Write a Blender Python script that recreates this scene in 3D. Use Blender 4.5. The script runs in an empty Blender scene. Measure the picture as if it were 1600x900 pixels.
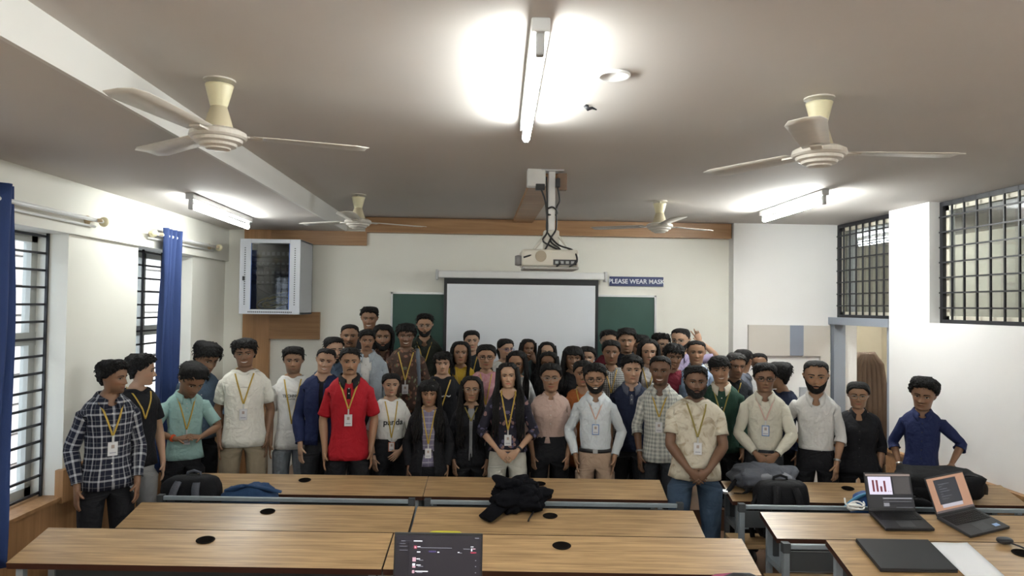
import bpy, bmesh, math, random
import numpy as np
from mathutils import Vector, Matrix, Euler
from mathutils.bvhtree import BVHTree
random.seed(7); np.random.seed(7)
scene=bpy.context.scene
COL=scene.collection
# ---------------------------------------------------------------- camera (photo treated as 1600x900, focal length 1100 px)
F=1100.; YAW=math.radians(2.8); PITCH=math.atan(28/1100); ROLL=math.radians(0.75); CZ=2.05
cf=np.array([math.sin(YAW)*math.cos(PITCH),math.cos(YAW)*math.cos(PITCH),math.sin(PITCH)])
_r0=np.array([math.cos(YAW),-math.sin(YAW),0.]); _u0=np.cross(_r0,cf)
cu=_u0*math.cos(ROLL)-_r0*math.sin(ROLL); cr=np.cross(cf,cu)
CP=np.array([0,0,CZ])
cam_d=bpy.data.cameras.new('camera'); cam=bpy.data.objects.new('camera',cam_d); COL.objects.link(cam)
cam_d.sensor_width=36.; cam_d.lens=36.*F/1600.; cam_d.clip_start=.05
cam.matrix_world=Matrix(((cr[0],cu[0],-cf[0],0),(cr[1],cu[1],-cf[1],0),(cr[2],cu[2],-cf[2],CZ),(0,0,0,1)))
scene.camera=cam
# ---------------------------------------------------------------- world, exposure
w=bpy.data.worlds.new('world'); scene.world=w; w.use_nodes=True
bg=w.node_tree.nodes['Background']; bg.inputs[0].default_value=(.80,.88,1.,1); bg.inputs[1].default_value=.75
scene.view_settings.view_transform='Standard'; scene.view_settings.look='None'
scene.view_settings.exposure=2.75; scene.view_settings.gamma=1.0; scene.view_settings.use_curve_mapping=False
TUBE_STRENGTH=24.0
# ---------------------------------------------------------------- helpers
def ray(x,y): return cf+(x-800)/F*cr-(y-450)/F*cu
def atY(x,y,Y): d=ray(x,y); return CP+d*Y/d[1]
def atX(x,y,X): d=ray(x,y); return CP+d*X/d[0]
def atZ(x,y,Z): d=ray(x,y); return CP+d*(Z-CZ)/d[2]
def V(*a): return np.array(a,float)
class MB:
    def __init__(s): s.v=[]; s.f=[]; s.m=[]
    def add(s,vs,fs,mi=0):
        o=len(s.v); s.v+= [tuple(map(float,p)) for p in vs]
        s.f+=[tuple(int(i)+o for i in f) for f in fs]; s.m+=[mi]*len(fs); return s
    def box(s,a,b,mi=0,M=None):
        (x0,y0,z0),(x1,y1,z1)=a,b
        vs=[(x0,y0,z0),(x1,y0,z0),(x1,y1,z0),(x0,y1,z0),(x0,y0,z1),(x1,y0,z1),(x1,y1,z1),(x0,y1,z1)]
        if M is not None: vs=[tuple(M@Vector(p)) for p in vs]
        return s.add(vs,[(0,3,2,1),(4,5,6,7),(0,1,5,4),(1,2,6,5),(2,3,7,6),(3,0,4,7)],mi)
    def tube(s,path,r,n=8,mi=0,cap=True,flat=1.0):
        P=[Vector(p) for p in path]; R=r if hasattr(r,'__len__') else [r]*len(P)
        vs=[];up=None
        for i,p in enumerate(P):
            t=(P[min(i+1,len(P)-1)]-P[max(i-1,0)]).normalized()
            if up is None:
                up=Vector((0,0,1)) if abs(t.z)<.9 else Vector((0,1,0))
            a=(up-t*up.dot(t)).normalized(); b=t.cross(a); up=a
            for k in range(n):
                q=2*math.pi*k/n; vs.append(p+a*(math.cos(q)*R[i]*flat)+b*(math.sin(q)*R[i]))
        fs=[]
        for i in range(len(P)-1):
            for k in range(n):
                k2=(k+1)%n; fs.append((i*n+k,i*n+k2,(i+1)*n+k2,(i+1)*n+k))
        if cap: fs.append(tuple(range(n-1,-1,-1))); fs.append(tuple((len(P)-1)*n+k for k in range(n)))
        return s.add(vs,fs,mi)
    def lathe(s,prof,n=24,c=(0,0,0),mi=0,cap=True):
        vs=[];fs=[]
        for r,z in prof:
            for k in range(n):
                q=2*math.pi*k/n; vs.append((c[0]+r*math.cos(q),c[1]+r*math.sin(q),c[2]+z))
        m=len(prof)
        for i in range(m-1):
            for k in range(n):
                k2=(k+1)%n; fs.append((i*n+k,i*n+k2,(i+1)*n+k2,(i+1)*n+k))
        if cap: fs.append(tuple(range(n-1,-1,-1))); fs.append(tuple((m-1)*n+k for k in range(n)))
        return s.add(vs,fs,mi)
    def grid(s,P,mi=0,closed_u=False):
        # P array (rows, cols, 3)
        R,C=len(P),len(P[0]); vs=[p for row in P for p in row]; fs=[]
        for i in range(R-1):
            for j in range(C if closed_u else C-1):
                j2=(j+1)%C; fs.append((i*C+j,i*C+j2,(i+1)*C+j2,(i+1)*C+j))
        return s.add(vs,fs,mi)
    def mesh(s,name='mesh',smooth=False):
        me=bpy.data.meshes.new(name); me.from_pydata(s.v,[],s.f)
        if any(s.m): me.polygons.foreach_set('material_index',s.m)
        if smooth: me.polygons.foreach_set('use_smooth',[True]*len(s.f))
        me.update(); return me
    def build(s,name,mat,parent=None,smooth=False,bevel=0,loc=None,rot=None,fix=True):
        me=s.mesh(name,smooth)
        if fix:
            b=bmesh.new(); b.from_mesh(me); bmesh.ops.recalc_face_normals(b,faces=b.faces); b.to_mesh(me); b.free()
        return obj(name,me,mat,parent,bevel,loc,rot)
def obj(name,me,mat,parent=None,bevel=0,loc=None,rot=None):
    o=bpy.data.objects.new(name,me); COL.objects.link(o)
    for m in (mat if isinstance(mat,(list,tuple)) else [mat]):
        if m and len(me.materials)<(len(mat) if isinstance(mat,(list,tuple)) else 1): me.materials.append(m)
    if parent: o.parent=parent
    if loc is not None: o.location=loc
    if rot is not None: o.rotation_euler=rot
    if bevel:
        b=o.modifiers.new('bevel','BEVEL'); b.width=bevel; b.segments=2; b.limit_method='ANGLE'
    return o
def empty(name,loc=(0,0,0),rot=(0,0,0)):
    o=bpy.data.objects.new(name,None); COL.objects.link(o); o.location=loc; o.rotation_euler=rot; o.empty_display_size=.1; return o
def tag(o,label,cat,group=None):
    o['label']=label; o['category']=cat
    if group: o['group']=group
    return o
def struct(o,label=None,cat=None):
    o['kind']='structure'
    if label: o['label']=label
    if cat: o['category']=cat
    return o
def bx(name,a,b,mat,parent=None,bevel=0):
    a2=[min(p,q) for p,q in zip(a,b)]; b2=[max(p,q) for p,q in zip(a,b)]
    return MB().box(a2,b2).build(name,mat,parent,bevel=bevel)
# ---------------------------------------------------------------- materials
MATS={}
def mat(name,col,rough=.6,metal=0,noise=0,nscale=8,bump=0,bscale=60,spec=.5,emit=0,ecol=None,stretch=None):
    if name in MATS: return MATS[name]
    m=bpy.data.materials.new(name); m.use_nodes=True; N=m.node_tree.nodes; L=m.node_tree.links; p=N['Principled BSDF']
    c=(*col,1); p.inputs['Base Color'].default_value=c; p.inputs['Roughness'].default_value=rough; p.inputs['Metallic'].default_value=metal
    p.inputs['Specular IOR Level'].default_value=spec
    if emit: p.inputs['Emission Color'].default_value=(*(ecol or col),1); p.inputs['Emission Strength'].default_value=emit
    if noise or bump:
        tc=N.new('ShaderNodeTexCoord'); mp=N.new('ShaderNodeMapping'); L.new(tc.outputs['Object'],mp.inputs[0])
        if stretch: mp.inputs['Scale'].default_value=stretch
    if noise:
        n=N.new('ShaderNodeTexNoise'); n.inputs['Scale'].default_value=nscale; n.inputs['Detail'].default_value=5
        L.new(mp.outputs[0],n.inputs['Vector'])
        mx=N.new('ShaderNodeMix'); mx.data_type='RGBA'
        mx.inputs['A'].default_value=(*[max(0,x*(1-noise)) for x in col],1); mx.inputs['B'].default_value=(*[min(1,x*(1+noise)) for x in col],1)
        L.new(n.outputs['Fac'],mx.inputs['Factor']); L.new(mx.outputs['Result'],p.inputs['Base Color'])
    if bump:
        n=N.new('ShaderNodeTexNoise'); n.inputs['Scale'].default_value=bscale; n.inputs['Detail'].default_value=4
        L.new(mp.outputs[0],n.inputs['Vector'])
        b=N.new('ShaderNodeBump'); b.inputs['Strength'].default_value=bump; b.inputs['Distance'].default_value=.01
        L.new(n.outputs['Fac'],b.inputs['Height']); L.new(b.outputs[0],p.inputs['Normal'])
    MATS[name]=m; return m
def wood(name,dark,light,axis=0,rough=.38,freq=34.,spec=.5):
    m=bpy.data.materials.new(name); m.use_nodes=True; N=m.node_tree.nodes; L=m.node_tree.links; p=N['Principled BSDF']
    tc=N.new('ShaderNodeTexCoord'); mp=N.new('ShaderNodeMapping'); L.new(tc.outputs['Object'],mp.inputs[0])
    sc=[freq]*3; sc[axis]=freq*.045; mp.inputs['Scale'].default_value=sc
    n1=N.new('ShaderNodeTexNoise'); n1.inputs['Scale'].default_value=1.; n1.inputs['Detail'].default_value=6; n1.inputs['Roughness'].default_value=.62; n1.inputs['Distortion'].default_value=.6
    L.new(mp.outputs[0],n1.inputs['Vector'])
    n2=N.new('ShaderNodeTexNoise'); n2.inputs['Scale'].default_value=2.2; n2.inputs['Detail'].default_value=2
    L.new(tc.outputs['Object'],n2.inputs['Vector'])
    r=N.new('ShaderNodeValToRGB'); r.color_ramp.elements[0].position=.34; r.color_ramp.elements[0].color=(*dark,1); r.color_ramp.elements[1].position=.66; r.color_ramp.elements[1].color=(*light,1)
    L.new(n1.outputs['Fac'],r.inputs['Fac'])
    mx=N.new('ShaderNodeMix'); mx.data_type='RGBA'; mx.blend_type='MULTIPLY'; mx.inputs['Factor'].default_value=.35
    r2=N.new('ShaderNodeValToRGB'); r2.color_ramp.elements[0].position=.3; r2.color_ramp.elements[0].color=(.72,.7,.68,1); r2.color_ramp.elements[1].position=.7; r2.color_ramp.elements[1].color=(1,1,1,1)
    L.new(n2.outputs['Fac'],r2.inputs['Fac']); L.new(r.outputs['Color'],mx.inputs['A']); L.new(r2.outputs['Color'],mx.inputs['B'])
    L.new(mx.outputs['Result'],p.inputs['Base Color']); p.inputs['Roughness'].default_value=rough; p.inputs['Specular IOR Level'].default_value=spec
    MATS[name]=m; return m
def glass(name,tint=(.6,.63,.65),tr=.75):
    m=bpy.data.materials.new(name); m.use_nodes=True; N=m.node_tree.nodes; L=m.node_tree.links
    N.remove(N['Principled BSDF']); out=N['Material Output']
    t=N.new('ShaderNodeBsdfTransparent'); t.inputs[0].default_value=(*tint,1)
    g=N.new('ShaderNodeBsdfGlossy'); g.inputs['Roughness'].default_value=.04
    lw_=N.new('ShaderNodeLayerWeight'); lw_.inputs[0].default_value=.5; pw=N.new('ShaderNodeMath'); pw.operation='POWER'; pw.inputs[1].default_value=4.; L.new(lw_.outputs['Facing'],pw.inputs[0])
    fr=N.new('ShaderNodeMath'); fr.operation='MULTIPLY_ADD'; fr.inputs[1].default_value=.55; fr.inputs[2].default_value=.05; L.new(pw.outputs[0],fr.inputs[0])
    mx=N.new('ShaderNodeMixShader'); L.new(fr.outputs[0],mx.inputs[0]); L.new(t.outputs[0],mx.inputs[1]); L.new(g.outputs[0],mx.inputs[2]); L.new(mx.outputs[0],out.inputs[0])
    MATS[name]=m; return m
M_WALL=mat('wall_paint_cream',(.80,.79,.72),.7,noise=.03,nscale=1.5,bump=.05,bscale=40)
M_WALLR=mat('wall_cream_cool_lit',(.80,.79,.78),.7,noise=.03,nscale=1.5,bump=.05,bscale=40)  # same cream paint, with the cool light of the tubes put into its colour
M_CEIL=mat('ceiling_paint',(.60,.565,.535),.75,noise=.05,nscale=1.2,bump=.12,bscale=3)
M_STEP=mat('ceiling_step_paint',(.70,.69,.66),.75,noise=.03,nscale=2)
M_FLOOR=mat('floor_tile_brown',(.20,.115,.07),.35,noise=.2,nscale=6)
M_DESK=wood('desk_laminate',(.27,.165,.078),(.52,.345,.175),0,.33,60)
M_EDGE=mat('desk_edge_dark',(.05,.018,.012),.35)
M_WOOD=wood('panel_wood',(.36,.185,.075),(.50,.275,.125),2,.45,24)
M_WOODH=wood('board_wood',(.30,.155,.065),(.43,.24,.11),0,.45,24)
M_STEEL=mat('grey_steel',(.27,.31,.34),.4,.2,noise=.1,nscale=14)
M_STEELD=mat('dark_steel',(.05,.055,.06),.5)
M_BLACK=mat('black_iron',(.012,.012,.016),.45)
M_WHITEP=mat('white_plastic',(.78,.78,.77),.35)
M_CREAMP=mat('fan_cream_plastic',(.72,.66,.44),.4)
M_FANW=mat('fan_white_enamel',(.62,.58,.52),.35,noise=.12,nscale=20)
M_ALU=mat('aluminium',(.6,.61,.62),.35,.7)
M_CABLE=mat('black_cable',(.02,.02,.022),.5)
M_DARK=mat('black_plastic',(.016,.016,.019),.4)
M_GLASS=glass('window_glass')
M_TUBE=mat('tube_glow',(1,1,1),.5,emit=TUBE_STRENGTH,ecol=(.96,1.,.97))
# ---------------------------------------------------------------- room shell
XL,XR,YF,YR,YB,ZC,ZL=-2.6,3.7,7.38,7.245,-1.6,2.95,2.80
XS=-1.364
FZ=.25   # floor level
o=bx('floor',(XL-.3,YB,FZ-.1),(XR+.2,YF+.2,FZ),M_FLOOR); struct(o)
# raised floor steps under the rear rows, and the teaching platform at the front
struct(bx('floor',(XL,YB,FZ),(XR,3.60,FZ+.12),M_FLOOR)); struct(bx('floor',(XL,YB,FZ+.12),(XR,2.60,FZ+.24),M_FLOOR))
struct(bx('floor',(XL+.75,5.66,FZ),(2.86,YF,FZ+.17),M_FLOOR))
struct(bx('ceiling',(XS,YB,ZC),(XR+.35,YF+.2,ZC+.15),M_CEIL))
struct(bx('ceiling',(XL-.3,YB,ZL),(XS-.02,YF+.2,ZL+.3),M_CEIL))
struct(bx('trim_1',(XS-.02,YB,ZL-.001),(XS,YF,ZC+.01),M_STEP))
struct(bx('wall_front',(XL-.3,YF,0),(XR+.3,YF+.2,ZC+.1),M_WALL))
struct(bx('wall_front_pier',(2.675,YR,0),(XR+.3,YF+.01,ZC+.05),M_WALLR))
struct(bx('wall_back',(XL-.3,YB-.2,0),(XR+.3,YB,ZC+.1),M_WALL))
# left wall: piers, lintel band, wood clad parapet below two windows
ZLIN=2.47; ZS=.80; XO=XL-.24
def lw(y0,y1,z0,z1,x1=XL,name='wall_left',m=None): return struct(bx(name,(XO,y0,z0),(x1,y1,z1),m or M_WALL))
lw(YB,YF,ZLIN,ZL+.05,XL+.035)            # lintel band, stands slightly proud
lw(4.60,5.52,ZS,ZLIN); lw(6.55,YF,ZS,ZLIN); lw(YB,2.95,ZS,ZLIN)
lw(YB,YF,0,ZS,XL,'wall_left',M_WOOD)
bxs=struct(bx('trim_2',(XL-.02,4.56,ZS-.02),(XL+.03,5.56,.985),M_WOOD))
struct(bx('trim_3',(XO,2.95,ZS-.001),(XL+.02,4.60,ZS+.02),M_WOOD)); struct(bx('trim_4',(XO,5.52,ZS-.001),(XL+.02,6.55,ZS+.02),M_WOOD))
# right wall with transom + door opening (y 6.163..YR) and the high window (y 3.2..5.595)
RT=.14
def rw(y0,y1,z0,z1): return struct(bx('wall_right',(XR,y0,z0),(XR+RT,y1,z1),M_WALLR))
rw(YB,3.2,0,ZC); rw(3.2,5.595,0,1.955); rw(5.595,6.163,0,ZC)
struct(bx('baseboard_right',(XR-.03,YB,0),(XR,6.163,.80),M_WOODH)); struct(bx('trim_5',(XR-.05,YB,.80),(XR,6.163,.825),M_WOOD))
# corridor beyond the right wall
M_COR=mat('corridor_paint',(.60,.55,.44),.7,noise=.05)
struct(bx('wall_corridor',(5.6,1.,0),(5.7,9.6,3.0),M_COR)); struct(bx('wall_corridor',(XR+RT,9.5,0),(5.6,9.6,3.),M_COR)); struct(bx('wall_corridor',(XR+RT,1.,0),(5.6,1.1,3.),M_COR))
struct(bx('floor_corridor',(XR+.2,1.,FZ-.1),(5.7,9.6,FZ),M_FLOOR)); struct(bx('ceiling_corridor',(XR+.35,1.,ZC),(5.7,9.6,ZC+.1),M_CEIL))
struct(bx('wall_corridor',(XR+.29,YF+.19,0),(XR+.31,9.6,ZC),M_COR))
# ---------------------------------------------------------------- windows
BARM=MB().box((-.5,-.5,-.5),(.5,.5,.5)).mesh('bar')
def bar(name,a,b,m,parent):
    me=BARM if m is M_BLACK else None
    if me is None: return bx(name,a,b,m,parent)
    o=bpy.data.objects.new(name,me); COL.objects.link(o)
    if not me.materials: me.materials.append(M_BLACK)
    o.location=[(p+q)/2 for p,q in zip(a,b)]; o.scale=[max(abs(q-p),1e-4) for p,q in zip(a,b)]; o.parent=parent; return o
M_FRAME=mat('window_frame_cream',(.62,.58,.48),.5)
M_FRAMEG=mat('window_frame_grey',(.46,.47,.44),.45)
def right_window(name,y0,y1,z0,z1,nv,nh,label):
    e=struct(empty(name,(0,0,0)),label,'window')
    xg=XR+.10
    for a,b in (((xg+.02,y0,z0),(xg+.07,y0+.07,z1)),((xg+.02,y1-.07,z0),(xg+.07,y1,z1)),((xg+.02,y0,z0),(xg+.07,y1,z0+.06)),((xg+.02,y0,z1-.07),(xg+.07,y1,z1))): bx('window_frame',a,b,M_FRAME,e)
    bx('pane',(xg+.04,y0+.07,z0+.06),(xg+.05,y1-.07,z1-.07),M_GLASS,e)
    xb=xg-.012
    for a,b in (((xb,y0,z0),(xb+.03,y0+.035,z1)),((xb,y1-.035,z0),(xb+.03,y1,z1)),((xb,y0,z0),(xb+.03,y1,z0+.03)),((xb,y0,z1-.035),(xb+.03,y1,z1))): bar('grille_frame',a,b,M_BLACK,e)
    for i in range(1,nv): y=y0+(y1-y0)*i/nv; bar('bar',(xb,y-.006,z0),(xb+.014,y+.006,z1),M_BLACK,e)
    for i in range(1,nh): z=z0+(z1-z0)*i/nh; bar('bar',(xb-.008,y0,z-.006),(xb+.006,y1,z+.006),M_BLACK,e)
right_window('window_1',3.2,5.595,1.955,2.945,17,8,'wide high window with black square grille in the right wall')
right_window('window_2',6.163,YR,1.975,2.945,9,8,'narrow black grilled window above the door')
# door frame, lintel and open leaf
M_DOORF=mat('door_frame_blue_grey',(.27,.30,.35),.45)
e=struct(empty('door_1',(0,0,0)),'blue-grey door frame standing open onto the corridor','door')
bx('lintel',(XR-.01,6.163,1.90),(XR+RT,YR,1.975),M_DOORF,e); bx('jamb',(XR+.02,YR-.07,0),(XR+RT,YR,1.90),M_DOORF,e); bx('jamb',(XR+.02,6.163,0),(XR+RT,6.23,1.90),M_DOORF,e)
bx('door_leaf',(XR+RT,6.23,.01),(XR+RT+.82,6.27,1.89),mat('door_leaf_brown',(.30,.19,.10),.5),e)
# left windows
def left_window(name,y0,y1,z0,z1,nh,nv,label):
    e=struct(empty(name,(0,0,0)),label,'window'); x=XO
    for a,b in (((x,y0,z0),(x+.05,y0+.06,z1)),((x,y1-.06,z0),(x+.05,y1,z1)),((x,y0,z0),(x+.05,y1,z0+.06)),((x,y0,z1-.06),(x+.05,y1,z1)),((x,y0,(z0+z1)/2+.12),(x+.055,y1,(z0+z1)/2+.2)),((x,(y0+y1)/2-.03,z0),(x+.05,(y0+y1)/2+.03,z1))): bx('window_frame',a,b,M_FRAMEG,e)
    bx('pane',(x+.02,y0+.05,z0+.05),(x+.026,y1-.05,z1-.05),glass('left_pane',(.9,.92,.92)) if 'left_pane' not in MATS else MATS['left_pane'],e)
    xb=x+.10
    for i in range(nh+1): z=z0+.02+(z1-z0-.04)*i/nh; bar('bar',(xb,y0,z-.007),(xb+.014,y1,z+.007),M_BLACK,e)
    for y in [y0+.012,y1-.012]+[y0+(y1-y0)*k/nv for k in range(1,nv)]: bar('bar',(xb+.012,y-.008,z0),(xb+.026,y+.008,z1),M_BLACK,e)
left_window('window_3',2.95,4.60,ZS+.02,ZLIN,15,2,'tall left window with black bars nearest the camera')
left_window('window_4',5.52,6.55,ZS+.02,ZLIN,15,3,'tall left window with black bars behind the blue curtain')
# stone wall of the building opposite, block by block as far as it shows
M_STONE=[mat('stone_%d'%i,c,.85,noise=.12,nscale=5,bump=.5,bscale=14) for i,c in enumerate(((.62,.55,.50),(.66,.58,.53),(.58,.52,.48)))]
sw=struct(empty('wall_outside',(-4.5,0,0)),'rough stone wall of the building outside the left windows','wall')
bx('mortar',(-.3,2.,-.5),(-.03,14.,3.4),mat('mortar',(.36,.34,.31),.9),sw)
sm=[]
for k in range(3):
    b=MB().box((-.03,-.30,-.135),(.03,.30,.135)); me=b.mesh('stone'); me.materials.append(M_STONE[k]); sm.append(me)
for r in range(10):
    for c in range(15):
        o=bpy.data.objects.new('stone',sm[(r*7+c*5+r*c)%3]); COL.objects.link(o); o.parent=sw
        o.location=(random.uniform(-.012,.012),4.2+c*.63+(r%2)*.31,.3+r*.29); md=o.modifiers.new('bevel','BEVEL'); md.width=.02; md.segments=2
# ---------------------------------------------------------------- curtains and rods
M_CURT=mat('blue_curtain_cloth',(.022,.05,.17),.75,bump=.25,bscale=300,noise=.15,nscale=3)
def curtain(y0,y1,zt,zb,label,x=XL+.10,waves=5,drift=0):
    P=[]
    n=64
    for i in range(26):
        t=i/25; z=zt+(zb-zt)*t; row=[]
        for j in range(n+1):
            s=j/n; yy=y0+(y1-y0)*s+drift*t+.012*math.sin(9*t+s*5)
            row.append((x+.035*math.sin(s*waves*2*math.pi+.6*math.sin(3*t))*(.75+.25*t)+.01*math.sin(17*s+4*t),yy,z))
        P.append(row)
    b=MB().grid(P); o=b.build('curtain',M_CURT,smooth=True,fix=False)
    s=o.modifiers.new('solid','SOLIDIFY'); s.thickness=.004
    tag(o,label,'curtain'); return o
curtain(3.30,3.93,2.66,.62,'dark blue curtain hanging at the left edge by the nearest window',drift=-.02)
curtain(5.70,6.06,2.635,.70,'blue curtain gathered in front of the second window',drift=-.05,waves=4)
def rod(y0,y1,z,label,ends):
    e=empty('curtain_rod',(XL+.10,(y0+y1)/2,z)); tag(e,label,'curtain rod')
    h=(y1-y0)/2
    MB().tube([(0,-h,0),(0,h,0)],.013,10).build('rod',M_WHITEP,e,smooth=True); MB().tube([(-.045,-h,-.035),(-.045,h,-.035)],.008,8).build('rod',M_WHITEP,e,smooth=True)
    for s in ends:
        MB().lathe([(.0,.0),(.026,.004),(.034,.02),(.026,.036),(.014,.042),(.014,.05)],16).build('finial',M_CREAMP,e,smooth=True,loc=(0,s*h,0),rot=(-s*math.pi/2,0,0))
        MB().lathe([(.03,0),(.03,.012),(.012,.02),(.012,.10)],14).build('bracket',mat('bracket_beige',(.55,.42,.27),.5),e,smooth=True,loc=(-.065,s*(h-.07),0),rot=(0,math.pi/2,0))
rod(2.9,4.80,2.575,'pale curtain rod above the nearest window',(1,))
rod(5.56,6.90,2.575,'pale curtain rod above the second window',(-1,1))
# ---------------------------------------------------------------- tube lights
M_BATTEN=mat('batten_grey',(.55,.55,.55),.4)
def tube_light(p0,p1,z,label,k=1.):
    p0=Vector((p0[0],p0[1],0)); p1=Vector((p1[0],p1[1],0)); c=(p0+p1)/2; d=p1-p0; L=d.length
    e=empty('tube_light',(c.x,c.y,z),(0,0,math.atan2(d.y,d.x)-math.pi/2)); tag(e,label,'light','fluorescent tube lights on the ceiling')
    MB().box((-.030,-L/2,-.045),(.030,L/2,0)).build('batten',M_BATTEN,e,bevel=.006)
    MB().tube([(0,-L/2+.05,-.088),(0,L/2-.05,-.088)],.019,16).build('tube',M_TUBE if k==1. else mat('tube_glow_%d'%(k*100),(1,1,1),.5,emit=TUBE_STRENGTH*k,ecol=(.96,1.,.97)),e,smooth=True)
    for s in (-1,1): MB().box((-.014,-.018,-.112),(.014,.018,-.04)).build('holder',mat('holder_grey',(.4,.4,.4),.5),e,bevel=.006,loc=(0,s*(L/2-.035),0))
    return e
tube_light((.185,2.16),(.225,3.42),ZC,'bright tube light in the middle of the ceiling nearest the camera',.52)
tube_light((-1.99,4.93),(-2.02,6.30),ZL,'tube light on the lowered ceiling by the left windows',.38)
tube_light((2.58,5.10),(2.60,6.32),ZC,'tube light near the door on the right of the ceiling',1.15)
# unseen tubes added behind the camera to raise the ambient and light the faces
tube_light((-1.0,-1.4),(-1.0,-.2),ZC,'added unseen tube light at the very back on the left',.76); tube_light((2.4,-1.4),(2.4,-.2),ZC,'added unseen tube light at the very back on the right',.76)
tube_light((-1.0,.3),(-1.0,1.5),ZC,'added unseen tube light over the rear seats on the left',.76); tube_light((2.4,.3),(2.4,1.5),ZC,'added unseen tube light over the rear seats on the right',.76)
# tubes added to brighten the corridor
tube_light((4.7,4.6),(4.7,5.8),ZC,'added tube light on the corridor ceiling outside the high window'); tube_light((4.7,7.3),(4.7,8.5),ZC,'added tube light on the corridor ceiling beyond the door')
# ---------------------------------------------------------------- ceiling fans
BL=MB()
_pr=[]
for i in range(9):
    t=i/8; x=.13+t*.47; wd=.052+.022*t; wd*=(1 if t<.97 else .7); tw=.10-.03*t
    _pr.append([(x,-wd*math.cos(tw),-wd*math.sin(tw)),(x,0,.004),(x,wd*math.cos(tw),wd*math.sin(tw))])
BL.grid(_pr); BLADE=BL.mesh('blade',True); BLADE.materials.append(M_FANW)
ARM=MB().box((.075,-.022,-.006),(.17,.022,.002)).mesh('blade_iron'); ARM.materials.append(M_FANW)
def fan(p,drop,ang,label):
    e=empty('ceiling_fan',(p[0],p[1],ZC)); tag(e,label,'fan','cream ceiling fans')
    MB().lathe([(.062,0),(.062,-.006),(.02,-.008)],24).build('mounting_plate',M_FANW,e,smooth=False)
    MB().lathe([(.055,-.022),(.053,-.03),(.034,-.105),(.028,-.118),(.012,-.12)],24).build('canopy',M_CREAMP,e,smooth=True)
    MB().lathe([(.011,0),(.011,-drop+.05)],12).build('rod',M_FANW,e,smooth=True)
    MB().lathe([(.014,-drop+.15),(.03,-drop+.14),(.043,-drop+.10),(.056,-drop+.055),(.058,-drop+.045),(.02,-drop+.044)],24).build('lower_canopy',mat('fan_canopy_beige',(.55,.48,.33),.45),e,smooth=True)
    z=-drop
    MB().lathe([(.03,z+.05),(.085,z+.042),(.108,z+.03),(.112,z+.012),(.104,z+.004),(.095,z+.002),(.092,z-.010),(.074,z-.016),(.070,z-.026),(.05,z-.032),(.046,z-.038),(.0,z-.042)],32).build('motor',M_FANW,e,smooth=False)
    for k in range(3):
        a=ang+k*2*math.pi/3
        b=obj('blade',BLADE,None,e,loc=(0,0,z+.02),rot=(0,0,a)); s=b.modifiers.new('solid','SOLIDIFY'); s.thickness=.003
        obj('blade_iron',ARM,None,b)
    return e
fan((-1.057,2.888),.245,math.radians(20),'ceiling fan at upper left with a beige lower canopy')
fan((1.438,2.902),.255,math.radians(-1),'ceiling fan at upper right with dusty blades')
fan((-.991,5.833),.245,math.radians(30),'far ceiling fan beside the ceiling step on the left')
fan((1.523,5.844),.23,math.radians(30),'far ceiling fan to the right of the projector')
o=MB().lathe([(.0,0),(.045,-.001),(.05,-.006),(.058,-.012),(.062,-.008),(.062,0)],24).build('ceiling_downlight',M_WHITEP,smooth=True,loc=(.516,2.676,ZC)); tag(o,'small round white ceiling cover beside the middle tube light','ceiling cover')
e=MB().tube([(0,0,0),(.012,0,-.018),(.03,.0,-.012),(.05,0,-.02)],[.012,.01,.006,.003],8).build('ceiling_hook',M_BLACK,smooth=True,loc=(.47,3.10,ZC)); tag(e,'small dark wire hook on the ceiling','hook')
# ---------------------------------------------------------------- front wall fittings
yw=YF-.02
# wood strip under the ceiling, wood pilaster and boards
struct(bx('trim_6',(-1.16,YF-.10,2.79),(2.665,YF,2.945),M_WOODH)); struct(bx('trim_7',(-2.39,YF-.045,2.655),(-1.155,YF,2.80),M_WOODH))
struct(bx('trim_8',(-2.395,YF-.05,0),(-2.125,YF,2.80),M_WOOD)); struct(bx('trim_9',(-2.125,YF-.045,1.68),(-1.62,YF,1.96),M_WOODH))
o=bx('cable_duct',(.36,4.72,ZC-.035),(.56,YF-.101,ZC-.0005),M_WOODH); tag(o,'wooden cable casing running along the ceiling from projector to wall','cable casing')
# green chalkboard
e=empty('chalkboard',(.495,YF,1.6)); tag(e,'green chalkboard behind the projection screen','chalkboard')
bx('board',(-1.37,-.03,-.62),(1.37,-.005,.56),mat('chalk_green',(.030,.085,.068),.5,noise=.15,nscale=3),e)
for a,b in (((-1.39,-.04,-.64),(-1.37,0,.58)),((1.37,-.04,-.64),(1.39,0,.58)),((-1.39,-.04,.56),(1.39,0,.58)),((-1.39,-.04,-.64),(1.39,0,-.62))): bx('frame',a,b,M_ALU,e)
# projection screen
e=empty('projection_screen',(.455,YF-.10,2.37)); tag(e,'pull-down white projection screen with black border','screen')
bx('case',(-.86,-.05,-.04),(.86,.05,.035),M_WHITEP,e,.012)
for s in (-1,1): bx('end_cap',(s*.86,-.055,-.06),(s*.885,.055,.045),mat('end_cap_grey',(.6,.6,.6),.4),e,.006)
bx('screen_cloth',(-.80,-.012,-1.25),(.80,-.006,-.04),M_BLACK,e)
bx('screen_surface',(-.768,-.016,-1.2),(.768,-.012,-.10),mat('screen_white',(.80,.83,.88),.8),e)
bx('bottom_bar',(-.81,-.02,-1.275),(.81,.0,-1.25),M_BLACK,e)
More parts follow.
